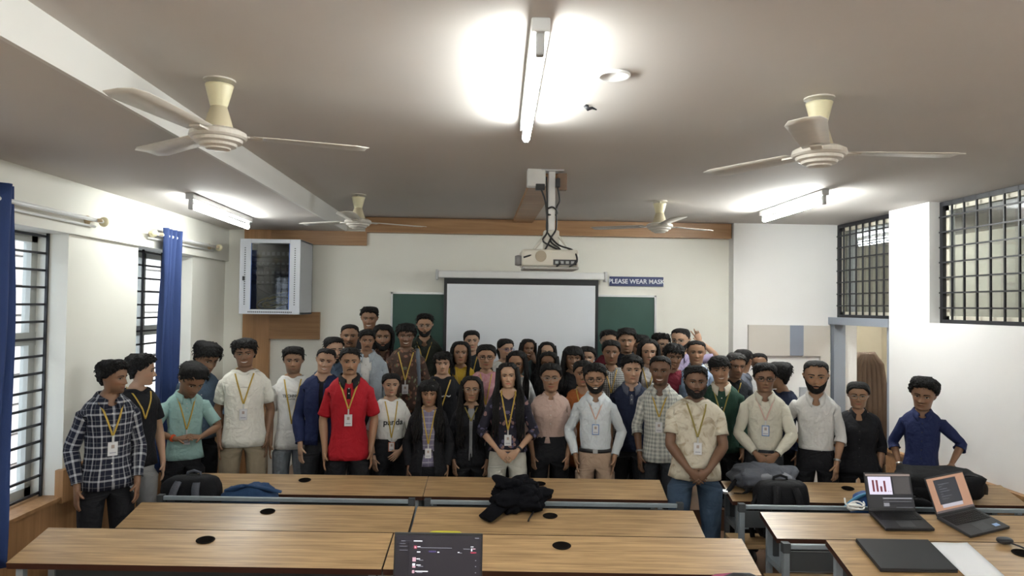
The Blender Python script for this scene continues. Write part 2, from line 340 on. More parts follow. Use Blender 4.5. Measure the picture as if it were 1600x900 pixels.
# sign
e=empty('wall_sign',(1.678,YF-.004,2.325)); tag(e,'dark blue wall sign reading PLEASE WEAR MASK','sign')
bx('plate',(-.288,-.008,-.05),(.288,0,.05),mat('sign_navy',(.022,.035,.13),.4),e)
def text_mesh(s,size,extrude=.0006,bold=False):
    c=bpy.data.curves.new('text','FONT'); c.body=s; c.size=size; c.extrude=extrude; c.align_x='CENTER'; c.align_y='CENTER'
    if bold: c.offset=size*.02
    t=bpy.data.objects.new('text',c); COL.objects.link(t); dg=bpy.context.evaluated_depsgraph_get()
    me=bpy.data.meshes.new_from_object(t.evaluated_get(dg)); bpy.data.objects.remove(t); bpy.data.curves.remove(c); return me
obj('lettering',text_mesh('PLEASE WEAR MASK',.066,bold=True),mat('sign_letter',(.75,.78,.85),.5),e,loc=(0,-.010,-.002),rot=(math.pi/2,0,0))
# laminate wall panel right of the board
e=empty('laminate_panel',(3.25,YR,0)); tag(e,'cream laminate panelling with a blue-grey strip beside the door','wall panel')
M_LAM=mat('laminate_cream',(.60,.56,.51),.5)
bx('panel',(-.423,-.035,1.565),(.015,0,1.885),M_LAM,e); bx('strip',(.015,-.037,1.570),(.16,0,1.885),mat('laminate_blue_grey',(.25,.28,.35),.5),e)
bx('panel',(.16,-.035,1.565),(.445,0,1.885),M_LAM,e); bx('panel',(.345,-.035,.4),(.445,0,1.565),M_LAM,e); bx('switch_box',(.13,-.03,1.14),(.23,0,1.24),mat('switch_grey',(.4,.42,.45),.5),e)
# network rack
e=empty('network_rack',(-1.985,YF-.05,2.30)); tag(e,'pale grey wall-mounted network rack with a glass door full of cables','network rack')
M_RACK=mat('rack_grey',(.50,.52,.56),.4); D=.48; hw,hh=.285,.36
for a,b in (((-hw,-D,-hh),(-hw+.015,0,hh)),((hw-.015,-D,-hh),(hw,0,hh))): bx('side_panel',a,b,M_RACK,e,.003)
bx('top_panel',(-hw,-D,hh-.015),(hw,0,hh),M_RACK,e); bx('bottom_panel',(-hw,-D,-hh),(hw,0,-hh+.015),M_RACK,e); bx('back_panel',(-hw,-.012,-hh),(hw,0,hh),mat('rack_inside',(.10,.10,.11),.6),e)
d=empty('door'); d.parent=e; d.location=(0,-D-.001,0)
bx('frame_stile',(-hw,-.02,-hh),(-hw+.105,0,hh),M_RACK,d,.003); bx('frame_stile',(hw-.10,-.02,-hh),(hw,0,hh),M_RACK,d,.003); bx('frame_rail',(-hw+.105,-.02,hh-.04),(hw-.10,0,hh),M_RACK,d,.003); bx('frame_rail',(-hw+.105,-.02,-hh),(hw-.10,0,-hh+.045),M_RACK,d,.003)
bx('door_pane',(-hw+.10,-.012,-hh+.04),(hw-.10,-.006,hh-.035),glass('smoked_pane',(.55,.56,.58)),d)
for s in (-1,1): bx('pane_edge',(s*.183-.006,-.018,-hh+.045),(s*.183+.006,-.004,hh-.04),mat('edge_blue',(.03,.10,.35),.4),d)
bx('lock',(-hw+.03,-.03,-.04),(-hw+.05,-.015,.0),M_DARK,d)
b=MB()
for s in (-.235,.235):
    for k in range(26): b.box((s-.006,-.0225,-.27+k*.0215),(s+.006,-.019,-.262+k*.0215))
for k in range(24): b.box((-.2+k*.0175,-.0225,-hh+.015),(-.19+k*.0175,-.019,-hh+.027))
b.build('vent_slots',M_DARK,d)['kind']='stuff'
for k,(z,h,c) in enumerate(((.20,.06,(.10,.105,.09)),(.11,.045,(.06,.06,.065)),(.02,.05,(.075,.075,.085)),(-.07,.04,(.05,.05,.055)))):
    bx('patch_unit',(-hw+.03,-D+.10,z),(hw-.03,-.1,z+h),mat('rack_unit_%d'%k,c,.5),e)
    for q in range(7): bx('port',(-.16+q*.048,-D+.095,z+.012),(-.135+q*.048,-D+.10,z+h-.014),mat('port_silver',(.35,.36,.36),.4),e)
for k,(c,n) in enumerate((((.55,.42,.08),7),((.5,.5,.48),3),((.05,.05,.05),3))):
    for q in range(n):
        r=.07+.012*random.random()*4; cx=.03+random.uniform(-.05,.05); cz=-.235+random.uniform(-.02,.04); tl=random.uniform(.2,.6)
        pts=[(cx+r*1.25*math.cos(a),-D+.05+.03*math.sin(a*2+q)+.004*q,cz+r*tl*math.sin(a)+.3*r*math.cos(a)) for a in np.linspace(0,2*math.pi,25)]
        MB().tube(pts,.0045,6,cap=False).build('cable',mat('rack_cable_%d'%k,c,.5),e,smooth=True)
for k in range(6):
    x=-.15+.055*k; MB().tube([(x,-D+.09,.13),(x+.01,-D+.06,.05),(x+.03*math.sin(k),-D+.06,-.1),(.02+.01*k,-D+.06,-.2)],.004,6).build('cable',M_CABLE,e,smooth=True)
# projector with mount
e=empty('projector',(.48,4.62,ZC)); tag(e,'ceiling projector on a white pole with hanging black cables','projector')
bx('pole',(-.022,-.022,-.42),(.022,.022,-.01),M_WHITEP,e,.004); bx('ceiling_plate',(-.075,-.05,-.012),(.075,.05,0),M_ALU,e,.003)
bx('socket_box',(-.165,-.05,-.115),(-.045,.03,0),M_WHITEP,e,.006); bx('socket_box',(.04,-.02,-.13),(.10,.04,-.02),mat('box_brown',(.22,.14,.09),.5),e,.004); bx('plug',(-.11,-.06,-.14),(-.05,-.02,-.10),M_DARK,e,.004); bx('plug',(.022,-.06,-.12),(.05,-.02,-.06),M_DARK,e,.004)
M_PROJ=mat('projector_cream',(.60,.57,.50),.45)
z0=-.585
bd=bx('body',(-.20,-.15,z0-.06),(.165,.13,z0+.05),M_PROJ,e,.015)
bx('bottom_lip',(-.19,-.155,z0-.078),(.165,.13,z0-.06),mat('projector_grey',(.36,.35,.33),.5),e,.006)
MB().lathe([(.036,0),(.036,.004),(.03,.005),(.0,.005)],24).build('vent',mat('vent_tan',(.36,.30,.22),.6),bd,loc=(-.08,-.152,z0+.005),rot=(math.pi/2,0,0))
bx('connector_panel',(.0,-.154,z0-.05),(.15,-.148,z0-.015),M_DARK,bd)
for k in range(4): bx('connector',(.012+k*.034,-.158,z0-.042),(.032+k*.034,-.15,z0-.025),mat('port_silver',(.35,.36,.36),.4),bd)
MB().lathe([(.03,0),(.036,.03),(.03,.05)],16).build('lens',mat('lens_grey',(.25,.25,.26),.2),e,smooth=True,loc=(-.19,-.06,z0-.02),rot=(0,-math.pi/2,0))
for s in (-1,1):
    MB().tube([(s*.015,0,-.40),(s*.07,-.04,-.47),(s*.12,-.06,-.535)],[.02,.018,.014],8,flat=.4).build('mount_arm',M_PROJ,e,smooth=True)
MB().box((-.05,-.04,-.535),(.05,.05,-.40)).build('mount_bracket',M_PROJ,e,bevel=.01)
for k,p in enumerate(([(-.08,-.04,-.12),(-.05,-.05,-.2),(-.035,-.035,-.3),(-.03,-.04,-.7),(-.06,-.05,-.76),(.0,-.06,-.80),(.10,-.12,-.86),(.14,-.16,-.92)],
    [(.03,-.04,-.1),(.05,-.03,-.2),(.03,-.035,-.26),(.028,-.04,-.68),(-.01,-.05,-.76),(.05,-.09,-.82),(.06,-.14,-.89),(.02,-.165,-.935)],
    [(-.04,-.04,-.05),(-.03,-.03,-.3),(-.034,-.034,-.62),(-.02,-.04,-.72),(.04,-.08,-.79),(.13,-.13,-.83),(.15,-.17,-.90),(.10,-.165,-.935)],
    [(-.03,-.03,-.26),(.0,-.05,-.25),(.032,-.03,-.27),(.03,.0,-.33),(-.03,-.03,-.34)],
    [(0,-.04,-.73),(-.06,-.08,-.84),(-.13,-.14,-.86),(-.19,-.15,-.88)])):
    c=[]
    P=[Vector((q[0],q[1],q[2] if q[2]>-.28 else (-.28+(q[2]+.28)*.30 if q[2]>-.68 else q[2]+.29))) for q in p]
    for i in range(len(P)-1):
        for j in range(6):
            t=j/6; a=P[max(i-1,0)];b_=P[i];c_=P[i+1];d_=P[min(i+2,len(P)-1)]
            c.append(.5*((2*b_)+(-a+c_)*t+(2*a-5*b_+4*c_-d_)*t*t+(-a+3*b_-3*c_+d_)*t**3))
    c.append(P[-1]); MB().tube(c,.006,7).build('cable',M_CABLE,e,smooth=True)
# ---------------------------------------------------------------- desks and benches
ANG=math.radians(-3.3)
def desk_mesh_holder():
    pass
_desk_src={}
def desk(x0,yf,zf,L,floor,label,depth=.27,rise=.066,hole=.48):
    """x0,yf = near left corner of the top, zf = height of near edge"""
    e=empty('desk',(x0,yf,floor),(0,0,ANG)); tag(e,label,'desk','wood-topped classroom desks')
    h=zf-floor; tl=math.atan2(rise,depth); W=math.hypot(depth,rise)
    key=round(L,3)
    if key not in _desk_src:
        b=MB(); hx,hy=L*hole,W*.70
        # top as a ring round the cable hole
        n=24; R=.026
        top=[];fs=[]
        outer=[]
        for k in range(n):
            a=2*math.pi*k/n; c,s=math.cos(a),math.sin(a)
            sc=min((( L-hx) if c>0 else hx)/max(abs(c),1e-6),((W-hy) if s>0 else hy)/max(abs(s),1e-6)); outer.append((hx+c*sc,hy+s*sc,0))
        inner=[(hx+R*math.cos(2*math.pi*k/n)*1.3,hy+R*math.sin(2*math.pi*k/n),0) for k in range(n)]
        low=[(p[0],p[1],-.028) for p in inner]
        b.add(inner+outer+low,[(k,(k+1)%n,n+(k+1)%n,n+k) for k in range(n)]+[(k,2*n+k,2*n+(k+1)%n,(k+1)%n) for k in range(n)],0)
        cs=[(0,0,0),(L,0,0),(L,W,0),(0,W,0)]
        # corner fillers
        def near(px,py): return min(range(n),key=lambda k:(outer[k][0]-px)**2+(outer[k][1]-py)**2)
        for c in cs:
            ang=math.atan2(c[1]-hy,c[0]-hx)%(2*math.pi); k=int(ang/(2*math.pi)*n)%n
            b.add([outer[k],c,outer[(k+1)%n]],[(0,1,2)],0)
        b.add([(0,0,0),(L,0,0),(L,W,0),(0,W,0),(0,0,-.028),(L,0,-.028),(L,W,-.028),(0,W,-.028)],[(0,1,5,4),(1,2,6,5),(2,3,7,6),(3,0,4,7),(4,5,6,7)],1)
        me=b.mesh('desk_top')
        bm=bmesh.new(); bm.from_mesh(me); bmesh.ops.recalc_face_normals(bm,faces=bm.faces)
        for f in bm.faces:
            if f.material_index==0 and abs(f.normal.z)>.9 and f.normal.z<0: f.normal_flip()
        bm.to_mesh(me); bm.free()
        me.materials.append(M_DESK); me.materials.append(M_EDGE)
        gm=MB().lathe([(.030,.0),(.033,.003),(.026,.004),(.0245,-.016),(.001,-.0165)],20,cap=False).mesh('grommet',True); gm.materials.append(mat('grommet_black_hole_shade',(.010,.008,.007),.95,spec=.05))  # black disc closes the hole, standing in for the shade inside it
        for v in gm.vertices: v.co.x*=1.3
        _desk_src[key]=(me,gm,hx,hy)
    me,gm,hx,hy=_desk_src[key]
    t=obj('desk_top',me,None,e,loc=(0,0,h),rot=(tl,0,0)); obj('grommet',gm,None,t,loc=(hx,hy,0))
    b=None
    for xx in (.03,L-.06):
        for yy,zt in ((.02,h-.03),(depth-.04,h+rise-.035)):
            bx('leg',(xx,yy,0),(xx+.03,yy+.03,zt),M_STEEL,e)
        bx('foot_rail',(xx,.02,.04),(xx+.03,depth-.01,.07),M_STEEL,e); bx('side_rail',(xx,.02,h-.20),(xx+.03,depth-.01,h-.17),M_STEEL,e)
    bx('shelf',(.045,.03,h-.19),(L-.045,depth-.02,h-.18),M_STEEL,e); bx('modesty_panel',(.05,depth-.03,h-.20),(L-.05,depth-.02,h+.01),M_STEELD,e)
    return e
def bench(x0,y,zt,L,floor,label):
    """bench with back rail; y = back rail line (near side), seat on the far side"""
    e=empty('bench',(x0,y,floor),(0,0,ANG)); tag(e,label,'bench','steel-backed benches between the desks')
    h=zt-floor
    for k,xx in enumerate((0,L-.03)):
        bx('post',(xx,0,0),(xx+.03,.03,h),M_STEEL,e); bx('leg',(xx,.26,0),(xx+.03,.29,.34),M_STEEL,e); bx('foot_rail',(xx,.0,.04),(xx+.03,.29,.07),M_STEEL,e); bx('seat_rail',(xx,.0,.31),(xx+.03,.29,.34),M_STEEL,e)
        bx('end_plate',(xx-.004,-.004,h-.045),(xx+.034,.034,h+.004),M_STEELD,e)
    bx('back_rail',(.03,.003,h-.028),(L-.03,.027,h-.003),M_STEEL,e,.004); bx('back_panel',(.03,.012,h-.14),(L-.03,.018,h-.04),M_STEELD,e)
    bx('seat',(-.01,.035,.34),(L+.01,.27,.365),M_DESK,e,.004)
    return e
LD=1.606
def rowpt(x,y0): return y0+math.tan(ANG)*x   # y0 = y at x=0
# near-edge line y at x=0 : row3 3.022, row2 3.88, row1 4.655
R3=(3.022,.924,FZ+.12);R2=(3.878,.805,FZ);R1=(4.668,.789,FZ)
SEAT=FZ+.366
for (y0,z,fl),nm,xs in ((R3,'nearest row',(-1.995,-.385,1.605)),(R2,'second row',(-1.965,-.347,1.645)),(R1,'far row',(-1.945,-.338,1.69))):
    for x,ps in zip(xs,('left of the aisle, window side','left of the aisle, next to the aisle','right of the aisle')):
        desk(x,rowpt(x,y0),z,LD if x<1 else 1.93,fl,'tilted brown desk in the %s, %s'%(nm,ps),hole=.48 if x<1 else .435,depth=.27 if nm!='far row' else .30,rise=.066 if nm!='far row' else .074)
for y0,zt,fl,nm,xs in ((4.30,.868,FZ,'second',(-1.925,-.30,1.60)),(3.62,.86,FZ,'nearest',(-1.90,-.27,1.57))):
    for x,ps in zip(xs,('window end','aisle end','right-hand side')):
        bench(x,rowpt(x,y0),zt,1.56 if x<1 else 1.92,fl,'steel bench rail just beyond the %s desk row, %s'%(nm,ps))
desk(-.40,2.06,1.05,LD,FZ+.24,'desk in the row closest to the camera, holding the open laptop')
bench(-.1,2.66,.90,1.30,FZ+.12,'bench behind the nearest desk row, holding the pink bag')
# ================================================================ people
PI=math.pi
def sst(x,a,b):
    t=np.clip((np.asarray(x,float)-a)/(b-a),0,1); return t*t*(3-2*t)
def gauss(x,s): return np.exp(-(np.asarray(x,float)/s)**2)
class SN:   # cheap smooth noise: sum of random plane waves
    def __init__(s,seed,n=10):
        r=np.random.RandomState(seed); s.k=r.normal(size=(n,3)); s.k/=np.linalg.norm(s.k,axis=1)[:,None]; s.k*=r.uniform(.6,1.6,(n,1)); s.p=r.uniform(0,2*PI,n)
    def __call__(s,P,f):
        P=np.asarray(P,float); return np.sin(P@(s.k.T*f)+s.p).sum(-1)/len(s.p)**.5
TP={'m':np.array([(.70,.165,.105,.115,0),(.80,.172,.110,.125,.003),(.88,.175,.115,.127,.005),(.96,.163,.112,.110,.004),(1.04,.152,.106,.095,0),(1.14,.155,.108,.095,0),(1.24,.166,.114,.100,0),(1.32,.176,.112,.105,.002),(1.37,.182,.102,.105,.004),(1.405,.176,.086,.098,.006),(1.43,.154,.075,.089,.008),(1.45,.122,.067,.080,.010),(1.467,.090,.062,.071,.010),(1.482,.067,.058,.064,.010),(1.50,.058,.055,.060,.008),(1.54,.0555,.054,.060,.004)]),
    'f':np.array([(.70,.170,.105,.120,0),(.80,.178,.110,.130,.003),(.88,.176,.112,.130,.005),(.96,.155,.103,.105,.004),(1.05,.131,.092,.085,0),(1.14,.136,.098,.086,0),(1.23,.150,.124,.092,0),(1.29,.156,.122,.096,.002),(1.35,.160,.098,.097,.004),(1.395,.157,.080,.090,.006),(1.42,.140,.069,.082,.008),(1.445,.105,.060,.072,.010),(1.465,.075,.054,.063,.010),(1.482,.056,.050,.056,.010),(1.50,.049,.047,.052,.008),(1.54,.047,.046,.052,.004)])}
for _r in TP['m']:
    _w=float(1-np.clip((_r[0]-1.44)/.04,0,1)); _r[1]*=1-.21*_w; _r[2]*=1-.10*_w; _r[3]*=1-.12*_w
for _r in TP['f']:
    _w=float(1-np.clip((_r[0]-1.43)/.04,0,1)); _r[1]*=1-.08*_w
def torso(phi,z,sex,ease=0.,bulk=1.,belly=0.):
    T=TP[sex]; zc=T[:,0]
    A=np.interp(z,zc,T[:,1]); Bf=np.interp(z,zc,T[:,2]); Bb=np.interp(z,zc,T[:,3]); yc=np.interp(z,zc,T[:,4])
    wt=1-sst(z,1.40,1.48); A=A*(1+(bulk-1)*wt); Bf=Bf*(1+(bulk-1)*wt)+belly*np.exp(-((z-1.03)/.13)**2); Bb=Bb*(1+(bulk-1)*wt)
    A=A+ease; Bf=Bf+ease; Bb=Bb+ease
    s,c=np.sin(phi),np.cos(phi); e=1-.14*(1-sst(z,1.38,1.47))
    x=A*np.sign(s)*np.abs(s)**e; y=yc-np.where(c>0,Bf,Bb)*np.sign(c)*np.abs(c)**e
    return np.stack([x,y,z+0*x],-1)
# ---- head, in units of head height (chin z=0, crown z=1), +y is the back
HP=np.array([(-.02,.33,.225,.250,.36),(.0,.37,.225,.252,.34),(.05,.400,.232,.258,.28),(.12,.402,.242,.268,.19),(.20,.412,.262,.280,.10),(.26,.415,.288,.292,.05),(.34,.420,.335,.312,.02),(.42,.422,.385,.326,0),(.50,.416,.425,.336,0),(.56,.432,.448,.345,0),(.66,.432,.462,.352,0),(.78,.408,.448,.343,0),(.86,.362,.405,.312,0),(.92,.300,.338,.262,0),(.96,.225,.255,.198,0),(.985,.140,.160,.125,0),(.998,.05,.06,.05,0)])
def head_surf(phi,z,jaw=1.,feat=True,smile=0.):
    zc=HP[:,0]; yf=np.interp(z,zc,HP[:,1]); yb=np.interp(z,zc,HP[:,2]); w=np.interp(z,zc,HP[:,3]); k=np.interp(z,zc,HP[:,4])
    w=w*(1+(jaw-1)*(1-sst(z,.2,.6)))
    s,c=np.sin(phi),np.cos(phi)
    x=w*np.sign(s)*np.abs(s)**.94*(1-k*np.clip(c,0,1)); y=-np.where(c>0,yf,yb)*np.sign(c)*np.abs(c)**.92
    zz=z+(1-c)/2*.16*np.clip(1-z,0,1)
    if feat:
        fr=sst(c,.15,.55); ax=np.abs(x)
        d=np.interp(z,[.27,.295,.325,.36,.42,.50,.56],[0,.055,.125,.115,.075,.030,0])*gauss(x,np.interp(z,[.27,.34,.5],[.066,.058,.034]))
        d=d+.022*gauss(ax-.055,.022)*gauss(z-.315,.025)
        d=d+.014*gauss(ax-.13,.09)*gauss(z-.585,.03)-.034*gauss(ax-.14,.07)*gauss(z-.50,.038)
        d=d+(.018+.02*smile)*gauss(ax-.19,.08)*gauss(z-.35,.07)
        mw=.085+.03*smile
        d=d+.024*gauss(x,mw)*(gauss(z-.217,.016)+gauss(z-.172,.018))-.012*gauss(x,mw)*gauss(z-.196,.008)-.016*gauss(x,.1)*gauss(z-.125,.022)+.018*gauss(x,.08)*gauss(z-.05,.04)
        y=y-d*fr
        er=gauss(np.abs(phi)-1.72,.10)*(gauss(z-.52,.07)+.7*gauss(z-.40,.06))
        x=x+np.sign(phi)*.085*er; y=y+.03*er
    return np.stack([x,y,zz],-1)
HH=.225; HZ=1.495; HY=-.010
def h2b(P,hs=1.,hw=1.):
    P=np.asarray(P,float); return np.stack([P[...,0]*HH*hs*hw,P[...,1]*HH*hs+HY,P[...,2]*HH*hs+HZ],-1)
def phis(N,p):
    s=-1+2*np.arange(N)/N; return PI*np.sign(s)*np.abs(s)**p
# ---- face patches laid on the base head
NPH=72; PHI_H=phis(NPH,1.4)
ZROWS=np.concatenate([[-.02,.0,.03],np.arange(.05,.64,.018),np.linspace(.66,.9,9),[.93,.955,.975,.99,.998]])
_bv={}
def face_y(smile):
    if smile not in _bv:
        G=np.stack([head_surf(PHI_H,np.full(NPH,z),1.,True,smile) for z in ZROWS]); R=len(ZROWS)
        f=[(i*NPH+j,i*NPH+(j+1)%NPH,(i+1)*NPH+(j+1)%NPH,(i+1)*NPH+j) for i in range(R-1) for j in range(NPH)]
        _bv[smile]=BVHTree.FromPolygons([tuple(p) for p in G.reshape(-1,3)],f)
    return _bv[smile]
def patch(smile,xs,z0,z1,off,nz=4):
    """strip between z0(x) and z1(x) laid on the face; returns grid"""
    t=face_y(smile); out=[]
    for q in np.linspace(0,1,nz):
        row=[]
        for x,a,b in zip(xs,z0,z1):
            z=a+(b-a)*q; hit=t.ray_cast(Vector((x,-2,z)),Vector((0,1,0)))[0]; y=hit.y if hit else -.38
            row.append((x,y-off,z))
        out.append(row)
    return np.array(out)
def face_parts(smile):
    E=[];B=[];Mo=[]
    for s in (-1,1):
        u=np.linspace(-1,1,9); x=s*.142+u*.062; hgt=(.019-.005*(smile>.5))*(1-u**2)**.6
        E.append((patch(smile,x,.498-hgt,.498+hgt*1.05,.006),0)); u2=np.linspace(-1,1,7); hh=np.minimum(.028*(1-u2**2)**.5,.019-.005*(smile>.5))
        E.append((patch(smile,s*.142+u2*.028,.499-hh,.499+hh,.0095),1))
        E.append((patch(smile,x,.498+hgt*.80,.505+hgt*1.3+.006,.0095,2),2))     # upper lash line
        u=np.linspace(0,1,10); bz=.580+.028*np.sin(u*PI*.8)-.012*u; B.append((patch(smile,s*(.045+.195*u),bz-.022*(1-.55*u),bz+.020*(1-.7*u),.009,3),0))
    u=np.linspace(-1,1,15); mw=.105+.035*smile; cv=(.028*smile)*(np.abs(u)**2)
    lip=(1-np.abs(u)**2.2)
    if smile>.8:
        Mo.append((patch(smile,u*mw*.9,.196+cv-.026*lip,.196+cv+.012*lip,.008),1))
        Mo.append((patch(smile,u*mw,.200+cv+.010*lip,.206+cv+.026*lip,.008,3),0)); Mo.append((patch(smile,u*mw,.166+cv-.012*lip+.02*(1-lip),.176+cv-.004*lip+.02*(1-lip),.009,3),0))
    else:
        Mo.append((patch(smile,u*mw,.196+cv,.198+cv+.022*lip*(1-.25*gauss(u,.12)),.004,3),0)); Mo.append((patch(smile,u*mw*.95,.195+cv-.027*lip,.195+cv,.004,3),0))
        Mo.append((patch(smile,u*mw,.194+cv-.003,.194+cv+.003,.0065,2),2))
    return E,B,Mo
_fp={}
def face_parts_c(sm):
    if sm not in _fp: _fp[sm]=face_parts(sm)
    return _fp[sm]
# ---- materials for people
def skin_mat():
    m=bpy.data.materials.new('skin'); m.use_nodes=True; N=m.node_tree.nodes; L=m.node_tree.links; p=N['Principled BSDF']
    a=N.new('ShaderNodeAttribute'); a.attribute_name='Col'; L.new(a.outputs['Color'],p.inputs['Base Color']); p.inputs['Roughness'].default_value=.48; p.inputs['Specular IOR Level'].default_value=.4
    p.inputs['Subsurface Weight'].default_value=.08; p.inputs['Subsurface Radius'].default_value=(.02,.008,.004); return m
M_SKIN=skin_mat()
M_EYEW=mat('eye_white',(.36,.33,.30),.35); M_IRIS=mat('iris_dark',(.015,.009,.006),.15); M_LASH=mat('lash_dark',(.014,.010,.009),.6)
M_TEETH=mat('teeth',(.72,.69,.62),.3); M_MLINE=mat('mouth_line',(.06,.02,.018),.6)
def hair_mat(name,c,rough=.62):
    if name in MATS: return MATS[name]
    m=mat(name,c,rough,bump=.8,bscale=1.,spec=.22); N=m.node_tree.nodes
    for n in N:
        if n.type=='TEX_NOISE': n.inputs['Scale'].default_value=90
        if n.type=='MAPPING': n.inputs['Scale'].default_value=(1.6,1.6,.35)
    return m
M_HAIR=hair_mat('hair_black',(.009,.008,.008)); M_HAIRB=hair_mat('hair_brown_black',(.016,.011,.009)); M_HAIRG=hair_mat('hair_greying',(.045,.043,.042))
def cloth(name,c,kind='plain',c2=None,c3=None,scale=1.,rough=.8):
    if name in MATS: return MATS[name]
    m=bpy.data.materials.new(name); m.use_nodes=True; N=m.node_tree.nodes; L=m.node_tree.links; p=N['Principled BSDF']
    p.inputs['Roughness'].default_value=rough; p.inputs['Specular IOR Level'].default_value=.25; p.inputs['Base Color'].default_value=(*c,1)
    uv=N.new('ShaderNodeUVMap'); uv.uv_map='UV'
    fine=N.new('ShaderNodeTexNoise'); fine.inputs['Scale'].default_value=26; fine.inputs['Detail'].default_value=3; L.new(uv.outputs[0],fine.inputs['Vector'])
    b=N.new('ShaderNodeBump'); b.inputs['Strength'].default_value=.3; b.inputs['Distance'].default_value=.012; L.new(fine.outputs['Fac'],b.inputs['Height'])
    big=N.new('ShaderNodeTexNoise'); big.inputs['Scale'].default_value=7.5; big.inputs['Detail'].default_value=2; big.inputs['Distortion'].default_value=1.6; L.new(uv.outputs[0],big.inputs['Vector'])
    b2=N.new('ShaderNodeBump'); b2.inputs['Strength'].default_value=.32; b2.inputs['Distance'].default_value=.05; L.new(big.outputs['Fac'],b2.inputs['Height']); L.new(b2.outputs[0],b.inputs['Normal']); L.new(b.outputs[0],p.inputs['Normal'])
    def rgb(c): r=N.new('ShaderNodeRGB'); r.outputs[0].default_value=(*c,1); return r.outputs[0]
    def math_(op,a,b_=None):
        n=N.new('ShaderNodeMath'); n.operation=op
        for i,v in enumerate((a,b_)):
            if v is None: continue
            if isinstance(v,(int,float)): n.inputs[i].default_value=v
            else: L.new(v,n.inputs[i])
        return n.outputs[0]
    def mixc(f,a,b_):
        n=N.new('ShaderNodeMix'); n.data_type='RGBA'; L.new(f,n.inputs['Factor']); L.new(a,n.inputs['A']); L.new(b_,n.inputs['B']); return n.outputs['Result']
    out=None
    if kind=='plaid':
        sx=N.new('ShaderNodeSeparateXYZ'); L.new(uv.outputs[0],sx.inputs[0])
        def stripe(o,per,wd,ph=0):
            t=math_('FRACT',math_('ADD',math_('DIVIDE',o,per),ph)); return math_('LESS_THAN',t,wd)
        per=.075*scale
        a=stripe(sx.outputs[0],per,.17); bb=stripe(sx.outputs[1],per,.17); a2=stripe(sx.outputs[0],per,.07,.5); b2=stripe(sx.outputs[1],per,.07,.5)
        f=math_('MULTIPLY',math_('ADD',math_('ADD',a,bb),math_('MULTIPLY',math_('ADD',a2,b2),.35)),.5); f=math_('MINIMUM',f,1.); out=mixc(f,rgb(c),rgb(c2))
    elif kind=='check':
        sx=N.new('ShaderNodeSeparateXYZ'); L.new(uv.outputs[0],sx.inputs[0]); per=.035*scale
        def st(o): return math_('LESS_THAN',math_('FRACT',math_('DIVIDE',o,per)),.5)
        f=math_('MULTIPLY',math_('ADD',st(sx.outputs[0]),st(sx.outputs[1])),.5); out=mixc(f,rgb(c),rgb(c2))
    elif kind=='blotch':
        n=N.new('ShaderNodeTexNoise'); n.inputs['Scale'].default_value=9*scale; n.inputs['Detail'].default_value=5; n.inputs['Distortion'].default_value=1.2; L.new(uv.outputs[0],n.inputs['Vector'])
        r=N.new('ShaderNodeValToRGB'); r.color_ramp.elements[0].position=.50; r.color_ramp.elements[0].color=(*c,1); r.color_ramp.elements[1].position=.64; r.color_ramp.elements[1].color=(*c2,1); L.new(n.outputs['Fac'],r.inputs[0]); out=r.outputs[0]
    elif kind=='floral':
        v=N.new('ShaderNodeTexVoronoi'); v.inputs['Scale'].default_value=24*scale; L.new(uv.outputs[0],v.inputs['Vector'])
        n=N.new('ShaderNodeTexNoise'); n.inputs['Scale'].default_value=40*scale; L.new(uv.outputs[0],n.inputs['Vector'])
        d=math_('ADD',v.outputs['Distance'],math_('MULTIPLY',n.outputs['Fac'],.45)); f=math_('LESS_THAN',d,.62)
        sep=N.new('ShaderNodeSeparateColor'); L.new(v.outputs['Color'],sep.inputs[0]); pick=math_('GREATER_THAN',sep.outputs[0],.55)
        on=math_('MULTIPLY',f,math_('GREATER_THAN',sep.outputs[1],.35)); out=mixc(on,rgb(c),mixc(pick,rgb(c2),rgb(c3 or c2)))
    elif kind=='denim':
        n=N.new('ShaderNodeTexNoise'); n.inputs['Scale'].default_value=7; n.inputs['Detail'].default_value=6; L.new(uv.outputs[0],n.inputs['Vector'])
        out=mixc(n.outputs['Fac'],rgb([x*.7 for x in c]),rgb([min(1,x*1.3) for x in c]))
    elif kind=='stripes':
        sx=N.new('ShaderNodeSeparateXYZ'); L.new(uv.outputs[0],sx.inputs[0])
        f=math_('LESS_THAN',math_('FRACT',math_('DIVIDE',sx.outputs[1],.055*scale)),.16); f2=math_('LESS_THAN',math_('FRACT',math_('DIVIDE',sx.outputs[0],.05*scale)),.1)
        out=mixc(math_('MAXIMUM',f,math_('MULTIPLY',f2,.5)),rgb(c),rgb(c2))
    if out is not None: L.new(out,p.inputs['Base Color'])
    MATS[name]=m; return m
